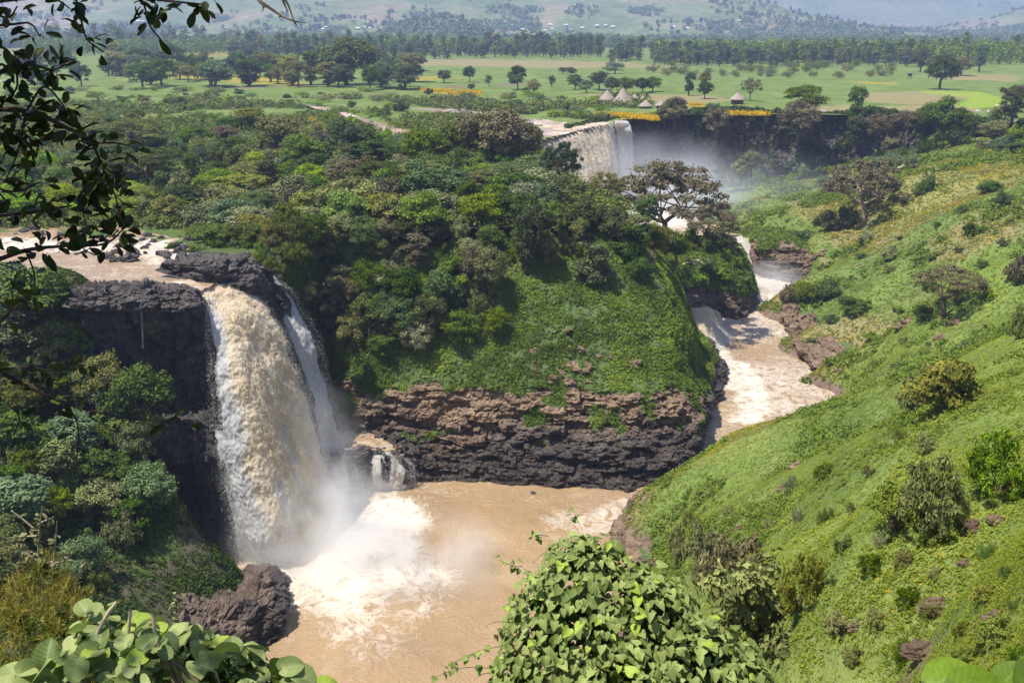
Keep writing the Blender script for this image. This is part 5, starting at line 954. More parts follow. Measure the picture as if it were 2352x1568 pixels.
# ------------------------------------------------------------ thatched huts
def thatchmat():
    m, nt, b = newmat('thatch'); tc = nt.nodes.new('ShaderNodeTexCoord').outputs['Object']
    n = noise(nt, tc, 3.0, 6, 0.7, sc3=(2, 2, 0.6)); lk(nt, ramp(nt, n, [(0.3, (0.20, 0.155, 0.12)), (0.7, (0.42, 0.35, 0.29))]), b.inputs['Base Color']); b.inputs['Roughness'].default_value = 0.95
    bump(nt, b, n, 0.8, 0.15); return m
THATCH = thatchmat(); HUTW = plainmat('hut_wall', (0.10, 0.075, 0.055), 0.9, 0.1, 0.3, 1.5)
def ring(prof, n=28, jit=0.0, seed=1):
    r = np.random.default_rng(seed); th = np.linspace(0, 2 * math.pi, n, endpoint=False); V = []
    for R, z in prof: V.append(np.stack([np.cos(th) * R * (1 + jit * r.uniform(-1, 1, n)), np.sin(th) * R * (1 + jit * r.uniform(-1, 1, n)), z + jit * 2 * r.uniform(-1, 1, n)], -1))
    i = np.arange(len(prof) * n).reshape(len(prof), n); j = np.roll(i, -1, 1)
    return np.concatenate(V), np.stack([i[:-1], j[:-1], j[1:], i[1:]], -1).reshape(-1, 4)
for i, (px, yb, ye, ya, w, lb_) in enumerate([(1394, 239, 231, 208.5, 40, 'thatched round hut with a dark wall, left of the tallest one'), (1430, 243, 240, 206, 53, 'largest thatched round hut with a tall pointed roof'), (1457, 233, 229, 219, 22, 'small thatched hut half hidden behind the largest one'),
      (1477, 234, 231, 221, 18, 'small thatched hut farthest back in the group'), (1482, 250, 246, 232, 35, 'low thatched hut with pale posts in front of the group'), (1519, 249, 244, 231, 30, 'low thatched hut half behind the brown cliff edge tree'), (1693, 241, 232, 216, 36, 'lone thatched hut beside the open crowned tree')]):
    p = Z(px, yb, 0); s = float(np.linalg.norm(p - CAMP)) / FPX; z0 = gzat(p[0], p[1]); R = w * s / 2; He = (yb - ye) * s + 0.2; Ha = (yb - ya) * s
    e = empty('round_hut', (p[0], p[1], z0), 0.3 * i); tag(e, lb_, 'hut', 'thatched round huts on the plateau')
    V, F = ring([(R * 0.72, -0.3), (R * 0.72, He + 0.3)], 24); a = MB(); a.add(V, F); link('wall', a.me('wall', HUTW), e)
    V, F = ring([(R * 0.72, He + 0.15), (R * 1.0, He - 0.25), (R * 1.01, He), (R * 0.8, He + (Ha - He) * .18), (R * 0.55, He + (Ha - He) * .42), (R * 0.3, He + (Ha - He) * .68), (R * 0.1, He + (Ha - He) * .92), (0.12, Ha), (0.1, Ha + 0.5)], 28, 0.02, i)
    a = MB(); a.add(V, F); link('roof', a.me('roof', THATCH, True), e)
    a = MB(); box(a, (0, -R * 0.72, He * 0.45), (1.0, 0.12, He * 0.9)); link('door', a.me('door', plainmat('door_wood', (0.05, 0.035, 0.025), 0.9)), e)
    if i == 4:
        for k in range(5):
            t = -1.57 + (k - 2) * 0.35; V, F = tube([(R * .93 * math.cos(t), R * .93 * math.sin(t), -0.2), (R * .93 * math.cos(t), R * .93 * math.sin(t), He)], 0.09, 6); a = MB(); a.add(V, F); link('post', a.me('post', WHITE), e)
p = Z(2089, 180, 0); e = empty('field_shelter', (p[0], p[1], gzat(p[0], p[1])), 0.2); tag(e, 'small dark wooden lookout shelter on posts in the meadow', 'shelter')
a = MB(); box(a, (0, 0, 2.6), (2.4, 2.2, 2.2)); link('cabin', a.me('cabin', HUTW), e); a = MB(); box(a, (0, 0, 3.85), (3.2, 3.0, 0.25)); link('roof', a.me('roof', THATCH), e)
for sx in (-1, 1):
    for sy in (-1, 1):
        V, F = tube([(sx, sy * 0.9, -0.3), (sx, sy * 0.9, 1.6)], 0.1, 6); a = MB(); a.add(V, F); link('post', a.me('post', HUTW), e)
# ------------------------------------------------------------ people and cattle (skinned skeletons)
def skinned(name, verts, edges, radii, mats, sub=1, root=0):
    me = bpy.data.meshes.new(name); me.from_pydata(verts, edges, []); o = bpy.data.objects.new(name, me); COL.objects.link(o)
    m = o.modifiers.new('s', 'SKIN'); 
    for v, rr in zip(me.skin_vertices[0].data, radii): v.radius = (rr, rr) if np.isscalar(rr) else rr
    me.skin_vertices[0].data[root].use_root = True; m2 = o.modifiers.new('u', 'SUBSURF'); m2.levels = m2.render_levels = sub
    bpy.context.view_layer.update(); dg = bpy.context.evaluated_depsgraph_get(); out = bpy.data.meshes.new_from_object(o.evaluated_get(dg)); bpy.data.objects.remove(o)
    out.name = name; out.materials.clear()
    for mm in mats: out.materials.append(mm)
    return out
def figure(seed, cloth, stride=0.12, arm=0.1):
    r = random.Random(seed); v = [(0, 0, .95), (0, 0, 1.15), (0, 0, 1.38), (0, 0, 1.48), (0, -.02, 1.58), (0, -.02, 1.68)]; rr = [.15, .15, .16, .055, .10, .085]; ed_ = [(0, 1), (1, 2), (2, 3), (3, 4), (4, 5)]
    for s in (-1, 1):
        b_ = len(v); st = s * stride; v += [(s * .10, 0, .88), (s * .11, -st * .5, .48), (s * .11, st * .6, .07), (s * .11, st * .6 - .16, .03)]; rr += [.10, .075, .045, .04]; ed_ += [(0, b_), (b_, b_ + 1), (b_ + 1, b_ + 2), (b_ + 2, b_ + 3)]
        b_ = len(v); v += [(s * .20, 0, 1.38), (s * (.25 + arm * .4), st * .3, 1.12), (s * (.24 + arm), -.12, .90)]; rr += [.06, .045, .035]; ed_ += [(2, b_), (b_, b_ + 1), (b_ + 1, b_ + 2)]
    return skinned('body', v, ed_, rr, [cloth])
SKIN = plainmat('skin', (0.10, 0.055, 0.035), 0.6, 0.3, 0.1); CW = plainmat('white_cotton', (0.72, 0.72, 0.72), 0.9, 0.1, 0.08); CG = plainmat('green_cloth', (0.07, 0.11, 0.09), 0.9, 0.1, 0.1)
body = figure(1, SKIN)
V, F = ring([(0.20, 1.46), (0.24, 1.36), (0.22, 1.1), (0.27, 0.8), (0.34, 0.45)], 14, 0.04, 5); V[:, 1] *= 0.75; a = MB(); a.add(V, F); robe = a.me('robe', CW, True)
for i, (px, py, c) in enumerate([(1783, 257, 'w'), (1788, 256, 'w'), (1793, 257, 'g'), (1797, 256, 'w'), (1801, 258, 'w'), (1806, 256, 'w'), (1811, 257, 'w'), (1778, 257, 'g'), (1893, 258, 'w'), (1897, 257, 'w'), (1889, 257, 'w'), (1944, 257, 'g'), (1955, 257, 'g'), (1965, 257, 'w'), (1969, 257, 'w'), (2007, 256, 'w'), (2012, 256, 'w')]):
    p = Z(px, py, 0); s = rng0.uniform(0.95, 1.15)
    e = empty('person', (p[0], p[1], gzat(p[0], p[1])), rng0.uniform(0, 6.28), s)
    where = 'left of the broad dark cliff tree' if px < 1850 else ('right of the broad dark cliff tree' if px < 1920 else ('near the slim dark cliff tree' if px < 1980 else 'right of the slim dark cliff tree'))
    tag(e, 'tiny person in %s on the far cliff, %s' % ('white' if c == 'w' else 'dark clothes', where), 'person', 'people standing along the far cliff edge')
    link('body', body, e); link('robe', robe, e, mat=CW if c == 'w' else CG)
cv = [(0, -.75, 1.15), (0, -.2, 1.1), (0, .45, 1.12), (0, .8, 1.15), (0, -1.05, 1.35), (0, -1.32, 1.45), (0, -1.62, 1.25), (0, .95, .9), (0, .98, .45), (0, -.5, 1.45)]; cr = [(.26, .34), (.32, .36), (.30, .34), (.24, .27), (.14, .2), (.13, .13), .08, .03, .035, .12]; ce = [(0, 1), (1, 2), (2, 3), (0, 4), (4, 5), (5, 6), (3, 7), (7, 8), (0, 9)]
for s in (-1, 1):
    b_ = len(cv); cv += [(s * .2, -.72, .85), (s * .2, -.70, .45), (s * .2, -.74, .05)]; cr += [.11, .06, .055]; ce += [(0, b_), (b_, b_ + 1), (b_ + 1, b_ + 2)]
    b_ = len(cv); cv += [(s * .2, .72, .85), (s * .2, .86, .48), (s * .2, .78, .05)]; cr += [.14, .065, .055]; ce += [(3, b_), (b_, b_ + 1), (b_ + 1, b_ + 2)]
    b_ = len(cv); cv += [(s * .2, -1.3, 1.6), (s * .3, -1.35, 1.85)]; cr += [.035, .015]; ce += [(5, b_), (b_, b_ + 1)]
def cowmat():
    m, nt, b = newmat('cow_hide'); n = noise(nt, nt.nodes.new('ShaderNodeTexCoord').outputs['Object'], 1.3, 2)
    lk(nt, ramp(nt, n, [(0.5, (0.75, 0.72, 0.68)), (0.53, (0.22, 0.09, 0.04))]), b.inputs['Base Color']); b.inputs['Roughness'].default_value = 0.8; return m
cow = skinned('cow', cv, ce, cr, [cowmat()], 1, 1)
for i, (px, py, rz) in enumerate([(2066, 392, 1.3), (2074, 388, 1.8), (2080, 386, 0.9), (1888, 372, 1.5), (1894, 370, 2.2)]):
    p, n = at_pix('hillside', px, py); o = bpy.data.objects.new('cow', cow); COL.objects.link(o); o.location = (p[0], p[1], p[2] + 0.02); o.rotation_euler = (0, 0, rz)
    tag(o, ('white and brown cow grazing beside the path below the far trees' if px > 2000 else 'white and brown cow on the green mound before the far cliff'), 'cow', 'cattle grazing beside the path' if px > 2000 else 'cattle on the green mound')
for i, (px, py, rz) in enumerate([(2246, 259, 1.2), (2270, 260, 2.0), (2290, 248, 1.2), (2303, 247, 2)]):
    p = Z(px, py, 0); o = bpy.data.objects.new('cow', cow); COL.objects.link(o); o.location = (p[0], p[1], gzat(p[0], p[1])); o.rotation_euler = (0, 0, rz); tag(o, 'tiny cow grazing on the plateau beside the bright green field', 'cow', 'cattle beside the bright green field')
# ------------------------------------------------------------ boulders
def rockmesh(seed, el=(1, 0.8, 0.6)):
    import bmesh
    bm = bmesh.new(); bmesh.ops.create_icosphere(bm, subdivisions=4, radius=1.0); P = np.array([v.co[:] for v in bm.verts]); n = unit(P)
    Q = P + seed * 3.7; D = 0.35 * cell(Q, (0.9, 0.9, 0.7)) + 0.18 * cell(Q + 3, (0.4, 0.4, 0.3)) + 0.12 * fbm(Q, 4, 1.5)
    P = (P + n * D[:, None]) * np.array(el)
    for v, p in zip(bm.verts, P): v.co = p
    me = bpy.data.meshes.new('boulder'); bm.to_mesh(me); bm.free(); k = len(me.vertices)
    for an, val in (('wet', WETV), ('red', REDV), ('veg', 0.0)):
        a = me.attributes.new(an, 'FLOAT', 'POINT'); a.data.foreach_set('value', np.full(k, val, np.float32))
    me.materials.append(ROCK); return me
WETV, REDV = 0.5, 0.12; RKD = [rockmesh(s) for s in range(4)]
WETV, REDV = 0.0, 0.95; RKB = [rockmesh(s + 9, (1, 0.8, 0.55)) for s in range(4)]
def boulder(p, s, me, label, group=None, rz=None):
    o = bpy.data.objects.new('boulder', me); COL.objects.link(o); o.location = tuple(p); o.scale = (s, s, s) if np.isscalar(s) else s; o.rotation_euler = (rng0.uniform(-.2, .2), rng0.uniform(-.2, .2), rng0.uniform(0, 6.28) if rz is None else rz)
    return tag(o, label, 'boulder', group)
for i in range(44):
    px, py = (rng0.uniform(225, 440), rng0.uniform(542, 604)) if i < 34 else (rng0.uniform(20, 190), rng0.uniform(525, 548))
    p = Z(px, py, -0.4); boulder(p, rng0.uniform(0.4, 1.35), rng0.choice(RKD), 'black boulder in the white rapids above the tall waterfall', 'black boulders in the rapids above the waterfall')
for px, py, s, lb_ in [(150, 668, 1.3, 'dark boulder at the river edge left of the black lip rocks'), (825, 1040, 1.9, 'dark block between the two streams of the small cascade'), (838, 1062, 1.5, 'lower dark block between the two streams of the small cascade'), (768, 1052, 1.6, 'dark boulder beside the foot of the tall waterfall'), (770, 1085, 1.6, 'wet black boulder at the foot of the side stream'), (1225, 1133, 0.5, 'small black rock just showing above the pool')]:
    d_ = {825: 160.5, 838: 160.3, 768: 159.5, 770: 159}.get(px); p = Y(px, py, d_) if d_ else Z(px, py, -0.3 if py < 700 else -40)
    boulder(p, s, rng0.choice(RKD), lb_)
for i in range(26):
    t_ = i / 25; bx = np.interp(t_, [0, .35, .6, .8, 1], [772, 842, 905, 925, 790]); by = np.interp(t_, [0, .35, .6, .8, 1], [1034, 1036, 1034, 1018, 978])
    p = Z(bx + rng0.uniform(-8, 8), by + rng0.uniform(-5, 5), -33.1); boulder(p, rng0.uniform(0.35, 0.95), rng0.choice(RKD + RKB[:1]), 'wet boulder on the rim of the ledge pool above the small cascade', 'wet boulders round the ledge pool')
def hill_rock(px, py, w, lb_, grp=None, el=(1, .8, .6)):
    p, n = at_pix('hillside', px, py); s = w * 0.72 * float(np.linalg.norm(p - CAMP)) / FPX / 2
    return boulder(p - np.array([0, 0, s * 0.12]), (s * el[0], s * el[1], s * el[2] / .6), rng0.choice(RKB), lb_, grp, rz=rng0.uniform(-0.4, 0.4))
for px, py, w, lb_ in [(2150, 1395, 95, 'large brown rock jutting from the grass with a dark hollow beneath'), (2290, 1420, 80, 'flat brown rock right of the large jutting rock'), (2130, 1495, 110, 'broad flat rock half buried in flowers near the lower right'), (2230, 1215, 70, 'long low rock on the grass at the right, left end'), (2290, 1200, 60, 'low rock on the grass at the right, next to the long one'),
     (2215, 1298, 40, 'small dark rock above the large jutting rock'), (1795, 1125, 34, 'upright reddish rock standing in the near slope'), (1830, 1072, 50, 'reddish ledge rock high on the near slope'), 
     (1620, 1140, 34, 'pink rock low on the near slope, leftmost'), (1700, 1210, 44, 'reddish rock in the bare patch of the near slope'), (1740, 1240, 60, 'bare reddish outcrop on the near slope'), (1510, 1290, 50, 'pink rock outcrop beside the heart leaved vine'), (1965, 1440, 50, 'grey rock at the edge of the dusty shrub'),
     (2080, 745, 70, 'brown rock ledge below the flat crowned acacia, left'), (2200, 740, 60, 'grey rock at the right foot of the flat crowned acacia'), (2165, 775, 40, 'round rock below the flat crowned acacia'), (1975, 610, 24, 'small red rock on the upper slope'), (2260, 395, 30, 'small reddish rock high on the slope')]:
    hill_rock(px, py, w, lb_)
for i in range(22):
    px, py = rng0.uniform(1215, 1480), rng0.uniform(800, 880); p, n = at_pix('rock_cliff', px, py)
    boulder(p, rng0.uniform(0.35, 1.0), rng0.choice(RKB), 'tumbled brown boulder at the foot of the sunlit grass slope', 'tumbled boulders at the foot of the sunlit slope')
# ------------------------------------------------------------ big leaves for the near plants
def leafshape(kind):
    if kind == 'heart': t = np.array([-0.16, 0.0, 0.15, 0.35, 0.58, 0.8, 1.0]); w = np.array([0.30, 0.46, 0.50, 0.46, 0.34, 0.17, 0.01])
    elif kind == 'round': t = np.array([-0.10, 0.0, 0.2, 0.45, 0.7, 0.9, 1.0]); w = np.array([0.22, 0.36, 0.47, 0.50, 0.42, 0.22, 0.02])
    else: t = np.array([0.0, 0.12, 0.35, 0.6, 0.82, 0.95, 1.0]); w = np.array([0.02, 0.10, 0.20, 0.26, 0.22, 0.10, 0.01])
    u = np.array([-1, -0.55, 0, 0.55, 1.0]); T = np.repeat(t[:, None], 5, 1); Wd = w[:, None] * u[None]
    T = T.copy(); T[0] = T[0] * np.abs(u); 
    if kind == 'heart': T[0, 2] = 0.06
    if kind == 'round': T[0, 2] = 0.05
    Cc = 0.16 * np.abs(u)[None] * w[:, None] * 2 - 0.22 * t[:, None] ** 2 + 0.02 * np.sin(9 * T) * np.abs(u)[None]
    return np.stack([T, Wd, Cc], -1).reshape(-1, 3), gridfaces(7, 5)
def bigleaves(C, N, tip, size, kind, rng, tint=None):
    L, F = leafshape(kind); n = len(C); N = unit(N); tip = unit(tip - N * (tip * N).sum(-1, keepdims=True)); side = np.cross(N, tip)
    size = np.broadcast_to(size, (n,))[:, None, None]; cv = rng.uniform(0.4, 1.8, (n, 1, 1))
    V = C[:, None] + size * (L[None, :, :1] * tip[:, None] + L[None, :, 1:2] * side[:, None] * rng.uniform(0.85, 1.1, (n, 1, 1)) + L[None, :, 2:] * N[:, None] * cv)
    F2 = (F[None] + (np.arange(n) * len(L))[:, None, None]).reshape(-1, 4)
    u = np.tile(np.abs(np.array([-1, -0.55, 0, 0.55, 1.0])), 7)
    t = rng.uniform(0, 1, n) if tint is None else tint
    return V.reshape(-1, 3), F2, np.repeat(t, len(L)), np.tile(u, n), np.tile(L[:, 0], n)
def nearleaf(name, dark, light, vein, tr=0.3, rough=0.5, acc=None):
    m = leafmat(name, dark, light, tr, 0.3, rough, var=0.0, accent=acc, acc=0.06); nt = m.node_tree
    b = nt.nodes['Principled BSDF']; c = b.inputs['Base Color'].links[0].from_socket
    vu, vt = attr(nt, 'u'), attr(nt, 'v')
    w = math_(nt, 'SINE', math_(nt, 'MULTIPLY', math_(nt, 'SUBTRACT', vt, math_(nt, 'MULTIPLY', vu, 0.22)), 44.0))
    vn = math_(nt, 'MAXIMUM', math_(nt, 'SUBTRACT', 1.0, math_(nt, 'MULTIPLY', vu, 9.0)), math_(nt, 'MULTIPLY', math_(nt, 'SUBTRACT', w, 0.8), 3.0), clamp=True)
    nz = noise(nt, pos(nt), 45.0, 4, 0.6); c2 = mix(nt, 1.0, c, ramp(nt, nz, [(0.3, (0.8, 0.8, 0.78)), (0.7, (1.12, 1.12, 1.1))]), 'MULTIPLY')
    lk(nt, mix(nt, math_(nt, 'MULTIPLY', vn, 0.5), c2, vein), b.inputs['Base Color']); return m
def leafobj(name, parts, mat, parent):
    V = []; F = []; T = []; U = []; W_ = []; k = 0
    for v, f, t, u, w in parts: V.append(v); F.append(f + k); T.append(t); U.append(u); W_.append(w); k += len(v)
    return link(name, mesh(name, np.concatenate(V), np.concatenate(F), mat, {'t': np.concatenate(T), 'u': np.concatenate(U), 'v': np.concatenate(W_)}, True), parent)
def lumps(rng, n, ells, shell=(0.86, 1.06)):
    """points and outward normals on the outside of a union of ellipsoids"""
    vol = np.array([e[1][0] * e[1][1] + e[1][0] * e[1][2] for e in ells]); w = vol / vol.sum(); out = []; nn = []
    while len(out) < n:
        i = rng.choice(len(ells), p=w); c, r = ells[i]; d = unit(rng.normal(size=3)); 
        q = np.array(c) + d * np.array(r) * rng.uniform(*shell); ok = True
        for j, (c2, r2) in enumerate(ells):
            if j != i and np.sum(((q - c2) / np.array(r2)) ** 2) < 0.72: ok = False
        if ok: out.append(q); nn.append(d / np.array(r))
    return np.array(out), unit(np.array(nn))
# heart leaved vine smothering a bush, just below the viewpoint
VINE = nearleaf('vine_leaf', (0.095, 0.135, 0.05), (0.255, 0.30, 0.145), (0.34, 0.37, 0.19), 0.22, 0.5, (0.30, 0.38, 0.08))
VINED = leafmat('inner_shade_leaf', (0.02, 0.032, 0.01), (0.07, 0.10, 0.025), 0.2, var=0)  # filler leaves; the shade inside the shrubs is put into their dark colour
rg = np.random.default_rng(41); c0 = Y(1370, 1500, 10.6)
ELL = [(Y(1330, 1475, 10.8), (0.88, 0.9, 1.12)), (Y(1345, 1330, 11.0), (0.52, 0.55, 0.55)), (Y(1460, 1440, 10.7), (0.72, 0.7, 0.78)), (Y(1590, 1590, 10.3), (0.85, 0.8, 0.95)), (Y(1430, 1620, 10.2), (1.15, 0.9, 1.0)), (Y(1225, 1600, 10.6), (0.5, 0.6, 0.9)), (Y(1690, 1640, 10.0), (0.5, 0.6, 0.7))]
ELL = [(np.array(c), r) for c, r in ELL]
Pp, Nn = lumps(rg, 4000, ELL, (0.82, 1.1)); vis = Nn[:, 1] < 0.55; Pp, Nn = Pp[vis], Nn[vis]
NN = unit(Nn * 0.9 + np.array([0, -0.25, 0.75]) + rg.normal(0, 0.4, Nn.shape)); tip = np.array([0, 0, -1.0]) + Nn * 0.5 + rg.normal(0, 0.35, Nn.shape)
vb = empty('vine_covered_bush', ELL[4][0] - np.array([0, 0, 2.0])); tag(vb, 'dense bush smothered in a vine with heart shaped leaves, at the bottom centre', 'vine')
o1 = leafobj('vine_leaves', [bigleaves(Pp, NN, tip, rg.uniform(0.06, 0.145, len(Pp)), 'heart', rg)], VINE, vb)
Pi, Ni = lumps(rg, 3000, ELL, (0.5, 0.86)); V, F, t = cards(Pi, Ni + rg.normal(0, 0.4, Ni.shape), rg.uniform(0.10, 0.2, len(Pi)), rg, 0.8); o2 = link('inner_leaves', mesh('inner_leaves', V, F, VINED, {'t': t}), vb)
a = MB()
for i in range(46):
    q, n_ = Pp[rg.integers(len(Pp))], None; st_ = q + unit(rg.normal(size=3)) * 0.1; en = q + np.array([rg.normal(0, .3), rg.normal(0, .2), rg.uniform(-.5, .25)]); limb(a, st_, en, 0.006, 0.003, rg, 0.25, 7, 4)
for i in range(10): limb(a, ELL[4][0] + np.array([rg.normal(0, .5), rg.normal(0, .3), -1.8]), ELL[i % 6][0] + rg.normal(0, .3, 3), 0.03, 0.01, rg, 0.1, 7, 5)
o3 = link('stems', a.me('stems', BARK, True), vb)
# tendrils reaching out over the pool
tl = []; td_ = []
for sx, sy, ex, ey in [(1200, 1300, 1145, 1285), (1180, 1380, 1150, 1395), (1260, 1230, 1215, 1235), (1330, 1200, 1318, 1180), (1180, 1480, 1030, 1530), (1150, 1540, 1000, 1555), (1170, 1440, 1140, 1460)]:
    A_, B_ = Y(sx, sy, 10.6), Y(ex, ey, 10.6); a2 = MB(); Pq = limb(a2, A_, B_, 0.006, 0.003, rg, 0.08, 8, 4); td_.append(link('tendril', a2.me('tendril', BARK, True), vb)); m_ = int(4 + np.linalg.norm(B_ - A_) * 14); ii = rg.integers(1, 8, m_); C_ = Pq[ii] + rg.normal(0, 0.03, (m_, 3)); tl.append(bigleaves(C_, rg.normal(0, 0.5, (m_, 3)) + np.array([0, -0.3, 1]), np.array([0, 0, -1.0]) + rg.normal(0, .5, (m_, 3)), rg.uniform(0.05, 0.10, m_), 'heart', rg))
o4 = leafobj('tendril_leaves', tl, VINE, vb)
under(vb, o1, o2, o3, o4, *td_)
# large leaved shrub at the lower left
PALE = nearleaf('pale_leaf', (0.10, 0.14, 0.06), (0.30, 0.34, 0.19), (0.37, 0.41, 0.25), 0.25, 0.5, (0.26, 0.33, 0.07))
ELL = [(Y(250, 1530, 5.3), (0.34, 0.35, 0.36)), (Y(330, 1600, 5.0), (0.45, 0.4, 0.36)), (Y(470, 1600, 5.0), (0.42, 0.4, 0.27)), (Y(600, 1640, 5.0), (0.32, 0.35, 0.24)), (Y(200, 1680, 4.9), (0.4, 0.4, 0.5)), (Y(60, 1640, 4.8), (0.3, 0.3, 0.22)), (Y(410, 1530, 5.2), (0.22, 0.25, 0.2))]
ELL = [(np.array(c), r) for c, r in ELL]
Pp, Nn = lumps(rg, 520, ELL, (0.7, 1.12)); NN = unit(Nn * 0.55 + np.array([0, -0.35, 0.9]) + rg.normal(0, 0.6, Nn.shape)); tip = Nn + np.array([0, -0.3, -0.5]) + rg.normal(0, 0.5, Nn.shape)
bs = empty('large_leaved_shrub', Y(300, 1700, 5.0) - np.array([0, 0, 1.0])); tag(bs, 'shrub with large round pale green leaves in the lower left corner', 'shrub')
o1 = leafobj('leaves', [bigleaves(Pp, NN, tip, rg.uniform(0.07, 0.165, len(Pp)), 'round', rg)], PALE, bs)
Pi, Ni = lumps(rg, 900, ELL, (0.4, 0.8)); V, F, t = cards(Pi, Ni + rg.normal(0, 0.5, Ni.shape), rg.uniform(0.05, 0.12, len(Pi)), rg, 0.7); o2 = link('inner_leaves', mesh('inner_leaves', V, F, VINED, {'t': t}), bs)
a = MB()
for i in range(60): q = Pp[rg.integers(len(Pp))]; limb(a, q, q + np.array([rg.normal(0, .08), rg.uniform(0, .1), -rg.uniform(.08, .2)]), 0.004, 0.005, rg, 0.05, 5, 5)
for sx, sy, ex, ey in [(380, 1490, 430, 1568), (350, 1410, 420, 1540), (300, 1400, 290, 1560), (400, 1520, 520, 1590), (270, 1380, 200, 1560)]: limb(a, Y(sx, sy, 5.15), Y(ex, ey + 60, 5.1), 0.010, 0.022, rg, 0.03, 8, 6)
V, F = tube([Y(430, 1568, 5.1), Y(400, 1700, 5.2), Y(380, 2000, 5.4)], 0.03, 6); a.add(V, F); o3 = link('stems', a.me('stems', PALEBARK, True), bs)
a = MB(); Ps = [Y(400, 1470, 5.6), Y(404, 1420, 5.6), Y(406, 1350, 5.6)]; V, F = tube(catmull(Ps, 12), np.linspace(0.006, 0.002, 12), 5); a.add(V, F)
C_ = catmull(Ps, 34) + rg.normal(0, 0.014, (34, 3)); lo = leafobj('sprig_leaves', [bigleaves(C_, rg.normal(0, .5, (34, 3)) + np.array([0, 0, 1.0]), rg.normal(0, 1, (34, 3)), rg.uniform(0.02, 0.04, 34), 'spoon', rg)], PALE, bs); o4 = link('sprig', a.me('sprig', BARK, True), bs)
under(bs, o1, o2, o3, lo, o4)
# feathery shrub with a bare twig at the left edge
ELL = [(Y(105, 1400, 6.4), (0.22, 0.25, 0.3)), (Y(70, 1460, 6.3), (0.36, 0.35, 0.4)), (Y(130, 1480, 6.2), (0.32, 0.35, 0.42)), (Y(30, 1560, 6.1), (0.4, 0.4, 0.5)), (Y(120, 1600, 6.0), (0.4, 0.4, 0.5)), (Y(95, 1330, 6.5), (0.13, 0.15, 0.17))]
ELL = [(np.array(c), r) for c, r in ELL]; Pp, Nn = lumps(rg, 1500, ELL, (0.55, 1.08))
d_ = unit(Nn[:, None] * 0.8 + np.array([0, 0, 0.35]) + rg.normal(0, 0.6, (len(Pp), 14, 3))); C_ = Pp[:, None] + d_ * rg.uniform(0.01, 0.07, (len(Pp), 14, 1)); ax_ = d_.reshape(-1, 3); m_ = len(ax_)
sd = unit(np.cross(ax_, rg.normal(size=(m_, 3)))) * 0.0022; L_ = rg.uniform(0.02, 0.045, (m_, 1)); Cc = C_.reshape(-1, 3); V = np.stack([Cc - ax_ * L_, Cc + sd, Cc + ax_ * L_, Cc - sd], 1)
NEED = leafmat('needles', (0.12, 0.105, 0.035), (0.36, 0.31, 0.13), 0.2, var=0)
fs = empty('feathery_shrub', Y(80, 1700, 6.2) - np.array([0, 0, 1.0])); tag(fs, 'feathery olive brown shrub at the left edge, bare leafy twigs rising from its top', 'shrub')
tt = np.repeat(np.clip(np.repeat(rg.uniform(0, .6, len(Pp)), 14) + rg.uniform(0, .4, m_), 0, 1), 4)
o1 = link('foliage', mesh('foliage', V.reshape(-1, 3), np.arange(4 * m_).reshape(-1, 4), NEED, {'t': tt}), fs)
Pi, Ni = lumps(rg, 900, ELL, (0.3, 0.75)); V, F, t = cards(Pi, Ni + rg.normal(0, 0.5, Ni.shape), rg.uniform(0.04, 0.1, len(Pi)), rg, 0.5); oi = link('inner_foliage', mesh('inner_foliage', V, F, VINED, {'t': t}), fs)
sl_ = []; tws = []
def twig(mb, pts, d, r0, r1, leafn=0, ls=(0.03, 0.05), lst=None, kind='spoon', jit=0.02, sides=6):
    P = catmull([Y(px, py, d + dz) for px, py, dz in pts], 8 * len(pts)); V, F = tube(P, np.linspace(r0, r1, len(P)), sides); mb.add(V, F)
    if leafn:
        i = rg.integers(1, len(P), leafn); dv = unit(rg.normal(size=(leafn, 3))); lst.append(bigleaves(P[i] + dv * jit * 0.3, unit(rg.normal(0, 0.7, (leafn, 3)) + np.array([0, -0.2, 0.8])), dv, rg.uniform(*ls, leafn), kind, rg))
    return P
for pts, n_ in [([(92, 1340, 0), (88, 1260, 0), (92, 1200, 0), (97, 1165, 0)], 34), ([(120, 1320, 0), (126, 1260, 0), (131, 1195, 0)], 16), ([(165, 1360, 0), (185, 1310, 0), (198, 1290, 0)], 3), ([(85, 1230, 0), (45, 1232, 0), (5, 1236, 0)], 22), ([(80, 1215, 0), (50, 1190, 0), (25, 1172, 0)], 1), ([(92, 1200, 0), (125, 1186, 0)], 4), ([(90, 1290, 0), (60, 1270, 0), (42, 1262, 0)], 12), ([(110, 1290, 0), (140, 1290, 0), (155, 1278, 0)], 14), ([(20, 1460, 0), (50, 1440, 0), (62, 1420, 0)], 8), ([(90, 1320, 0), (75, 1335, 0)], 8)]:
    a = MB(); twig(a, pts, 6.5, 0.008, 0.004, n_, (0.035, 0.06), sl_); tws.append(link('twig', a.me('twig', PALEBARK, True), fs))
GREYL = nearleaf('grey_leaf', (0.10, 0.11, 0.06), (0.30, 0.29, 0.19), (0.35, 0.34, 0.22), 0.15)
o3 = leafobj('twig_leaves', sl_, GREYL, fs); under(fs, o1, oi, o3, *tws)
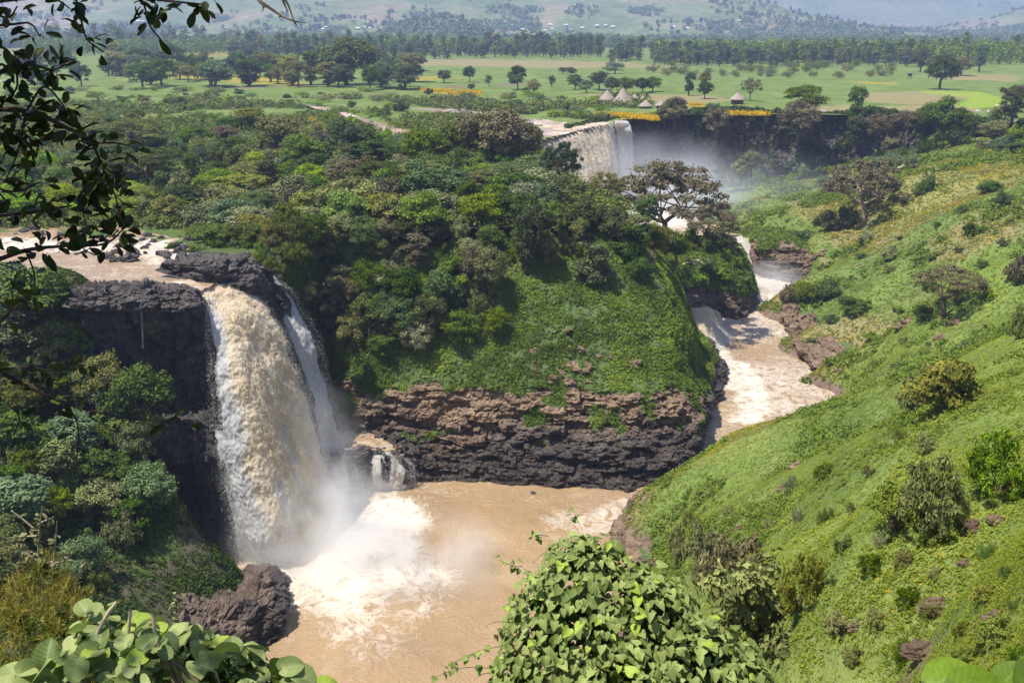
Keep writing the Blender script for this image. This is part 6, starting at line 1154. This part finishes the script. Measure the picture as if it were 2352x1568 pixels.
# shaded branches hanging in from the upper left
DARKL = nearleaf('shade_painted_leaf', (0.012, 0.018, 0.007), (0.045, 0.055, 0.018), (0.05, 0.06, 0.02), 0.10, 0.45)  # leaf colour itself made nearly black to stand for shade
TWIGB = plainmat('dark_bark', (0.05, 0.035, 0.027), 0.9, 0.1, 0.3, 20)
ht = empty('overhanging_tree', (-3.4, 1.2, 33.5)); tag(ht, 'shaded tree whose dark leafy branches hang in from the upper left', 'tree')
a = MB(); dl = []
BR = [([(-60, 250, 0), (60, 256, 0), (150, 292, 0), (210, 330, 0), (240, 395, 0), (272, 440, .05)], 60, .009), ([(168, -30, 0), (185, 40, 0), (200, 90, 0), (238, 120, 0)], 13, .004), ([(300, -40, 0), (330, 10, 0), (342, 55, 0), (372, 95, 0)], 14, .004), ([(280, -10, 0), (380, 2, 0), (480, 12, 0)], 30, .005), ([(-40, 62, 0), (30, 56, 0), (70, 55, 0), (92, 85, 0)], 14, .004),
      ([(-60, 500, 0), (40, 492, 0), (130, 478, 0), (165, 472, 0)], 24, .006), ([(-40, 610, 0), (60, 575, 0), (150, 565, 0), (240, 560, 0), (285, 525, 0)], 56, .008), ([(-40, 180, 0), (60, 150, 0), (120, 160, 0), (152, 148, 0)], 34, .006), ([(-40, 330, 0), (40, 300, 0), (90, 340, 0)], 34, .005), ([(60, 256, 0), (100, 200, 0), (140, 235, 0), (152, 260, 0)], 20, .004), ([(210, 330, 0), (260, 328, 0), (298, 335, 0)], 12, .003),
      ([(240, 395, 0), (200, 440, 0), (190, 480, 0), (205, 540, 0)], 34, .004), ([(-40, 830, .3), (60, 885, .3), (150, 925, .3), (250, 952, .3), (340, 965, .3), (398, 969, .3), (430, 962, .3)], 14, .007), ([(-40, 860, .3), (50, 842, .3), (120, 850, .3), (195, 840, .3)], 26, .005), ([(150, 925, .3), (180, 985, .3), (172, 1100, .3)], 5, .004), ([(20, 930, .3), (45, 960, .3), (30, 1000, .3)], 8, .003), ([(60, 575, 0), (80, 640, 0), (60, 690, 0)], 12, .003), ([(-40, 420, 0), (30, 440, 0), (90, 420, 0)], 22, .004), ([(-30, 100, 0), (20, 120, 0), (40, 190, 0), (20, 230, 0)], 22, .005), ([(-20, 30, 0), (20, 40, 0), (40, 15, 0)], 8, .004), ([(110, -10, 0), (140, 5, 0), (160, 20, 0)], 7, .004), ([(0, 740, .2), (30, 700, .2), (20, 650, .2)], 8, .004), ([(60, 256, 0), (40, 350, 0), (10, 420, 0)], 24, .004), ([(285, 525, 0), (270, 470, 0), (255, 420, 0)], 16, .003)]
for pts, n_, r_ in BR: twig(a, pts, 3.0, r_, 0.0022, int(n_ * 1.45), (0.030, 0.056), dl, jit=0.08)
DEADL = nearleaf('dry_leaf', (0.15, 0.10, 0.05), (0.42, 0.32, 0.18), (0.4, 0.3, 0.2), 0.2); dd_ = []
q = np.array([Y(px, py, 3.02) for px, py in [(207, 412), (215, 425), (262, 395), (250, 480), (272, 505), (290, 430), (150, 640), (290, 530)]]); dd_.append(bigleaves(q, rg.normal(0, .5, (8, 3)) + np.array([0, -.8, .5]), rg.normal(0, 1, (8, 3)), rg.uniform(.035, .055, 8), 'spoon', rg))
for _ in range(14):          # limbs back to the trunk outside the frame
    px, py = [(-60, 250), (-60, 500), (-40, 610), (-40, 180), (-40, 330), (-40, 62), (-40, 830), (-40, 860), (-40, 420), (-30, 100), (168, -30), (300, -40), (110, -10), (280, -10)][_]
    limb(a, Y(px, py, 3.0 if py < 700 else 3.3), np.array([-3.3, 1.5, 37.2 + 0.25 * (_ % 7)]), 0.007, 0.03, rg, 0.0, 7, 6)
limb(a, (-3.4, 1.2, 33.0), (-3.3, 1.4, 41), 0.12, 0.05, rg, 0, 8, 8)
cc = np.array([[-3.2, 1.6, 41.2]]) + rg.normal(0, 1, (60, 3)) * np.array([1.3, 1.4, 0.5]); cc[:, 2] = np.maximum(cc[:, 2], 40.2)
V, F, t = clump_leaves(rg, cc, np.full(60, 0.55), 130, 0.11); o1 = link('crown', mesh('crown', V, F, L_DARK, {'t': t}), ht)  # unseen leaf mass added above the frame to shade the branches
for i in range(16): limb(a, (-3.3, 1.4, 40.6), cc[i], 0.03, 0.006, rg, 0.1, 6, 5)
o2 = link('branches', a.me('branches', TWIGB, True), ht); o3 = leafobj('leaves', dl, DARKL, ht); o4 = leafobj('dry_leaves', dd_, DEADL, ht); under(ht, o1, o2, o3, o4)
# thorny twig at the top edge
tw = empty('thorny_twig', Y(640, -200, 2.6)); tag(tw, 'bare thorny twig hanging from the top edge', 'twig'); a = MB()
for pts in ([(560, -60, 0), (595, 0, 0), (612, 14, 0), (650, 38, 0), (680, 50, 0), (704, 53, 0)], [(640, -30, 0), (650, 2, 0), (662, 30, 0)], [(612, -40, 0), (655, 0, 0), (676, 50, 0)]):
    twig(a, pts, 2.6, 0.006, 0.001)
for b0, b1 in (((606, 12), (602, 28)), ((612, 14), (604, 18)), ((645, 36), (640, 42)), ((676, 50), (682, 60))): V, F = tube([Y(*b0, 2.6), Y(*b1, 2.6)], [0.004, 0.0006], 5); a.add(V, F)
limb(a, Y(560, -60, 2.6), Y(500, -400, 2.4), 0.006, 0.01, rg); limb(a, Y(640, -30, 2.6), Y(500, -400, 2.4), 0.005, 0.01, rg); limb(a, Y(612, -40, 2.6), Y(500, -400, 2.4), 0.005, 0.01, rg)
o1 = link('twig', a.me('twig', PALEBARK, True), tw); under(tw, o1)
# broad leaves at the lower right corner
BL = nearleaf('broad_leaf', (0.07, 0.12, 0.025), (0.16, 0.235, 0.055), (0.24, 0.30, 0.12), 0.35, 0.4)
bp = empty('broad_leaved_plant', Y(2260, 1900, 2.4)); tag(bp, 'plant with very large bright green leaves in the lower right corner', 'plant')
C_ = np.array([Y(2140, 1575, 2.5), Y(2190, 1590, 2.4), Y(2290, 1585, 2.5), Y(2230, 1610, 2.3), Y(2350, 1590, 2.4), Y(2280, 1640, 2.2)]); tp = np.array([[1, .3, .35], [1, 0, .12], [.7, .2, .5], [1, -.2, -.05], [.6, .6, .1], [.8, 0, -.4]]); nn_ = np.array([[-.3, -.45, 1], [-.2, -.5, 1], [-.9, -.4, .7], [0, -.5, 1], [.1, -.6, 1], [0, -.4, 1]])
o1 = leafobj('leaves', [bigleaves(C_, nn_, tp, np.array([.14, .15, .11, .15, .13, .14]), 'round', rg, np.array([.9, .5, .3, .7, .4, .6]))], BL, bp)
a = MB(); [limb(a, c, Y(2260, 1900, 2.4), 0.004, 0.008, rg) for c in C_]; o2 = link('stems', a.me('stems', L_GREEN, True), bp); under(bp, o1, o2)
# wild bananas on the ridge and the bank
def ensete(p, h, lb_, seed):
    r_ = np.random.default_rng(seed); e = empty('wild_banana', p); tag(e, lb_, 'wild banana', None); a = MB(); n = 15; V = []; F = []; k = 0
    for i in range(n):
        az = r_.uniform(0, 6.28); L = h * r_.uniform(0.75, 1.1); t = np.linspace(0, 1, 9); el = r_.uniform(0.6, 1.3); out = L * 0.8 * t * np.cos(el * 0.6); up_ = h * 0.3 + L * (np.sin(el) * t - 0.75 * t ** 2.3)
        w = 0.13 * h * np.sin(np.clip(t, 0.04, 0.98) * math.pi) ** 0.6; c = np.stack([np.cos(az) * out, np.sin(az) * out, up_], -1); s_ = np.array([-np.sin(az), np.cos(az), 0]); dn_ = np.array([0, 0, -0.4])
        G_ = np.stack([c - s_ * w[:, None] + dn_ * w[:, None], c, c + s_ * w[:, None] + dn_ * w[:, None]], 1); V.append(G_.reshape(-1, 3)); F.append(gridfaces(9, 3) + k); k += 27
    link('leaves', mesh('leaves', np.concatenate(V), np.concatenate(F), L_GREY, {'t': r_.uniform(0.4, 1, k)}), e); v, f = tube([(0, 0, -0.5), (0, 0, h * 0.35)], [h * .09, h * .05], 8); a.add(v, f); link('stem', a.me('stem', PALEBARK, True), e)
pe, _x = at_pix('rock_island', 1590, 640); ensete(Y(1587, 625, 245), 5.2, 'wild banana with drooping leaves left of the rock island', 1)
pe, _x = at_pix('rock_island', 1700, 580); ensete(pe, 2.8, 'small wild banana on the top right of the rock island', 2)
pe, _x = at_pix('hillside', 1895, 612); ensete(pe, 4.0, 'wild banana on the bank across from the rock island', 3)
pe, _x = at_pix('rock_island', 1620, 575); ensete(pe, 4.2, 'wild banana under the large spreading fig', 4)
# ------------------------------------------------------------ low plants covering the slopes (uncountable)
def cover(name, surf, n, wf, radius, per, size, mat, seed, tf=None, aspect=0.5, hgt=0.8, power=2.0, up=0.5, rmin=0.1):
    rg = np.random.default_rng(seed); S = SURF[surf]; G, N = S[0], S[1]
    d = np.linalg.norm(G - CAMP, axis=-1); px, py = topix(G); vis = (px > -120) & (px < 2480) & (py > -50) & (py < 1700)
    w = wf(G, N, S) * vis / d ** power
    if len(S) > 3: w = w * S[3]
    du = np.linalg.norm(np.gradient(G, axis=0), axis=-1) * np.linalg.norm(np.gradient(G, axis=1), axis=-1); w = (w * du).ravel(); w /= w.sum()
    i = rg.choice(len(w), n, p=w); C = G.reshape(-1, 3)[i]; Nn = N.reshape(-1, 3)[i]; dd = d.ravel()[i]
    st = float(np.median(np.linalg.norm(np.diff(G[:, G.shape[1] // 2], axis=0), axis=-1)))
    nr_, nc_ = G.shape[:2]; ir = np.minimum(i // nc_, nr_ - 2); ic = np.minimum(i % nc_, nc_ - 2); a_, b_ = rg.random((n, 1)), rg.random((n, 1))
    C = (G[ir, ic] * (1 - a_) + G[ir + 1, ic] * a_) * (1 - b_) + (G[ir, ic + 1] * (1 - a_) + G[ir + 1, ic + 1] * a_) * b_
    R = np.maximum(rmin, radius * dd)[:, None, None]
    q = unit(rg.normal(size=(n, per, 3))); q = np.where((q * Nn[:, None]).sum(-1, keepdims=True) < 0, -q, q)
    P = C[:, None] + q * R * rg.uniform(0.3, 1, (n, per, 1)) * np.array([1, 1, hgt])
    NN = unit(q + np.array([0, 0, up]) + rg.normal(0, 0.5, q.shape))
    base = rg.uniform(0, 0.5, (n, 1)) if tf is None else tf(C, rg)[:, None]
    t = np.clip(base + rg.uniform(-0.2, 0.4, (n, per)), 0, 1).ravel()
    V, F, tt = cards(P.reshape(-1, 3), NN.reshape(-1, 3), (np.maximum(rmin * 1.0, size * dd)[:, None] * rg.uniform(0.6, 1.5, (n, per))).ravel(), rg, aspect, t)
    return tag(link(name, mesh(name, V, F, mat, {'t': tt})), kind='stuff')
L_HERB = leafmat('herbs', (0.10, 0.135, 0.032), (0.27, 0.30, 0.085), 0.3, var=0.0)
L_SLOPE = leafmat('slope_plants', (0.06, 0.095, 0.024), (0.26, 0.325, 0.09), 0.25, var=0.0)
L_UNDER = leafmat('undergrowth', (0.022, 0.042, 0.013), (0.10, 0.145, 0.045), 0.15, var=0.0)
L_YEL = leafmat('yellow_flowers', (0.40, 0.27, 0.03), (0.66, 0.44, 0.04), 0.2, var=0.0)
L_GOLD = leafmat('golden_herbs', (0.13, 0.13, 0.028), (0.31, 0.27, 0.06), 0.25, var=0.0)
notrock = lambda G, N, S: (1 - 0.9 * S[2]) * (G[..., 2] > -39.6)
cover('slope_plants', 'rock_cliff', 42000, lambda G, N, S: sm(S[2], 0.3, 0.8) * (0.3 + sm(fbm(G, 3, 0.3), -0.5, 0.3)), 0.0030, 7, 0.0021, L_SLOPE, 21, lambda C, rg: np.clip(0.25 + 0.5 * fbm(C, 3, 0.15), 0, 0.7))
cover('island_plants', 'rock_island', 5000, lambda G, N, S: sm(S[2], 0.3, 0.8), 0.0030, 7, 0.0022, L_SLOPE, 22)
cover('bank_plants', 'river_bank', 3500, lambda G, N, S: sm(S[2], 0.3, 0.8), 0.0030, 7, 0.0022, L_SLOPE, 23)
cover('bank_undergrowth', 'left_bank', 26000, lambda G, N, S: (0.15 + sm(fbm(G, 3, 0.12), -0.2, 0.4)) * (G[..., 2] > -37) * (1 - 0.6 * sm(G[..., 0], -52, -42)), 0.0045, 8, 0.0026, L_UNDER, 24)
cover('cliff_creepers', 'far_cliff', 9000, lambda G, N, S: 0.1 + sm(fbm(G, 4, 0.12), 0.0, 0.4) + 0.8 * sm(G[..., 2], -5, -1), 0.0030, 7, 0.0022, L_UNDER, 25)
cover('hill_herbs', 'hillside', 120000, notrock, 0.0017, 6, 0.0017, L_HERB, 26, lambda C, rg: np.clip(0.3 + 0.5 * fbm(C, 4, 0.06) + 0.2 * fbm(C, 3, 0.5), 0, 0.8), 0.35, 0.7, 2.0, 1.8, 0.03)
cover('golden_herbs', 'hillside', 26000, lambda G, N, S: notrock(G, N, S) * sm(fbm(G + 9, 4, 0.022), -0.1, 0.25) * sm(fbm(G, 4, 0.1), -0.3, 0.1), 0.0017, 5, 0.0015, L_GOLD, 27, None, 0.35, 0.7, 2.0, 1.8, 0.03)
cover('near_herbs', 'hillside', 15000, lambda G, N, S: notrock(G, N, S) * (G[..., 1] < 95) * sm(fbm(G, 4, 0.3), -0.4, 0.2), 0.0048, 11, 0.0032, L_HERB, 46, lambda C, rg: np.clip(0.35 + 0.5 * fbm(C, 4, 0.2), 0, 0.8), 0.3, 0.9, 2.0, 1.3, 0.03)
cover('low_shrubs', 'hillside', 5200, lambda G, N, S: notrock(G, N, S) * sm(fbm(G + 30, 4, 0.07), 0.0, 0.4) * sm(G[..., 1], 30, 60), 0.0065, 26, 0.0026, L_SLOPE, 36, None, 0.5, 0.8, 2.0, 0.4, 0.05)
cover('flowers', 'hillside', 6500, lambda G, N, S: notrock(G, N, S) * (sm(fbm(G + 9, 4, 0.022), 0.05, 0.35) * sm(fbm(G, 4, 0.2), 0.1, 0.3) + 0.25 * (G[..., 1] < 50) * sm(fbm(G, 4, 0.25), 0.15, 0.35)), 0.0014, 3, 0.0012, L_YEL, 28, None, 0.8, 0.9, 2.0, 1.0, 0.02)
# ground plants between the forest trees
L_SCRUB = leafmat('scrub', (0.06, 0.08, 0.03), (0.22, 0.25, 0.10), 0.2, var=0.0)
r = np.random.default_rng(9); n = 26000; d = 186 + 380 * r.random(n) ** 1.5; px = r.uniform(-40, 1480, n); x = (px - 1176) / FPX * d * 1.03; y = d
ok = ~inpoly(x, y, RIM) & ~inpoly(x, y, LIPW) & ~((topix(np.stack([x, y, 0 * x], -1))[0] > 1225) & (y > 325) & (y < 430)) & (np.minimum.reduce([segdist(x, y, q) - w * 0.5 for q, w in RIVERS]) > 1.0) & ((x > -60) | (y > 195)); ok &= (d < 420) | (fbm(np.stack([x, y, 0 * x], -1), 4, 0.03) > 0.05 + (d - 420) / 500); x, y = x[ok], y[ok]
mass('forest_undergrowth', np.stack([x, y, gz(x, y) - 0.4], -1), r.uniform(1.2, 3.4, len(x)) * (0.6 + y / 700), r.uniform(1.0, 2.2, len(x)) * (0.6 + y / 600), 18, 0.75, L_SCRUB, 31)
# golden flower bands by the far cliff and in the meadows
F3 = []
for pp, w in FLOW:
    xs_ = [q[0] for q in pp]; ys_ = [q[1] for q in pp]; k = 0
    for _ in range(2600):
        qx, qy = r.uniform(min(xs_), max(xs_)), r.uniform(min(ys_), max(ys_))
        if inpoly(np.array([qx]), np.array([qy]), pp)[0]:
            p = Z(qx, qy, 0)
            if r.random() < 0.35 + 1.3 * float(fbm(p[None], 3, 0.12)[0]) and p[1] < 640: F3.append((p[0], p[1], gzat(p[0], p[1])))
F3 = np.array(F3); mass('golden_flowers', F3, r.uniform(0.8, 1.5, len(F3)), r.uniform(0.6, 1.1, len(F3)), 8, 0.55, L_YEL, 32)
flecks('spray_drops', [('main_stream', 0.0)], 1, 1, 1, 1) if False else None
# ------------------------------------------------------------ haze
def volbox(name, lo, hi, dens, col):
    a = MB(); box(a, ((np.array(lo) + hi) / 2), np.array(hi) - lo); m = bpy.data.materials.new(name); m.use_nodes = True; nt = m.node_tree; nt.nodes.clear()
    out = nt.nodes.new('ShaderNodeOutputMaterial'); v = nt.nodes.new('ShaderNodeVolumePrincipled'); v.inputs['Density'].default_value = dens; v.inputs['Color'].default_value = col + (1,)
    v.inputs['Anisotropy'].default_value = 0.2
    lk(nt, v.outputs[0], out.inputs['Volume']); return tag(link(name, a.me(name, m)), kind='stuff')
volbox('haze', np.array([-6500, -60, -48.0]), np.array([7500, 11500, 1700.0]), 0.00015, (0.52, 0.60, 1.0))

# ------------------------------------------------------------ spray hanging over the falls
def mist(name, c, r, dens, col, seed, ns=0.09, tilt=0.0, pw=1.5):
    """a closed cloud of droplets, thinning out towards its rim"""
    V = []; n1, n2 = 14, 24
    for a in np.linspace(-math.pi / 2, math.pi / 2, n1): V.append(np.stack([np.cos(a) * np.cos(np.linspace(0, 2 * math.pi, n2, endpoint=False)), np.cos(a) * np.sin(np.linspace(0, 2 * math.pi, n2, endpoint=False)), np.full(n2, np.sin(a))], -1))
    i = np.arange(n1 * n2).reshape(n1, n2); j = np.roll(i, -1, 1); F = np.stack([i[:-1], j[:-1], j[1:], i[1:]], -1).reshape(-1, 4)
    m = bpy.data.materials.new(name); m.use_nodes = True; nt = m.node_tree; nt.nodes.clear()
    out = nt.nodes.new('ShaderNodeOutputMaterial'); v = nt.nodes.new('ShaderNodeVolumePrincipled'); v.inputs['Color'].default_value = col + (1,); v.inputs['Anisotropy'].default_value = 0.0
    tc = nt.nodes.new('ShaderNodeTexCoord'); ln = nt.nodes.new('ShaderNodeVectorMath'); ln.operation = 'LENGTH'; lk(nt, tc.outputs['Object'], ln.inputs[0])
    fall_ = math_(nt, 'POWER', math_(nt, 'SUBTRACT', 1.0, ln.outputs['Value'], clamp=True), pw)
    nz = ramp(nt, noise(nt, pos(nt), ns, 4, 0.6), [(0.36, (0, 0, 0)), (0.66, (1, 1, 1))])
    lk(nt, math_(nt, 'MULTIPLY', math_(nt, 'MULTIPLY', fall_, nz), dens), v.inputs['Density']); lk(nt, v.outputs[0], out.inputs['Volume'])
    o = link(name, mesh(name, np.concatenate(V), F, m)); o.location = tuple(c); o.scale = r; o.rotation_euler = (0, 0, tilt); return tag(o, kind='stuff')
mist('spray_mist', Z(740, 1230, -37), (18, 13, 13), 0.42, (1, 1, 1), 1, 0.12)
mist('spray_mist', Y(720, 1080, 148), (11, 10, 17), 0.16, (1, 1, 1), 6, 0.15)
mist('spray_mist', Z(930, 1290, -38), (20, 13, 9), 0.30, (1, 1, 1), 1, 0.11)
mist('spray_mist', Y(1500, 440, 395), (52, 26, 26), 0.09, (0.95, 0.97, 1), 2, 0.05)
mist('spray_mist', Y(1680, 455, 385), (62, 34, 22), 0.045, (0.9, 0.95, 1), 3, 0.035)
mist('spray_mist', Z(1775, 650, -37), (13, 12, 8), 0.22, (1, 1, 1), 4, 0.15)
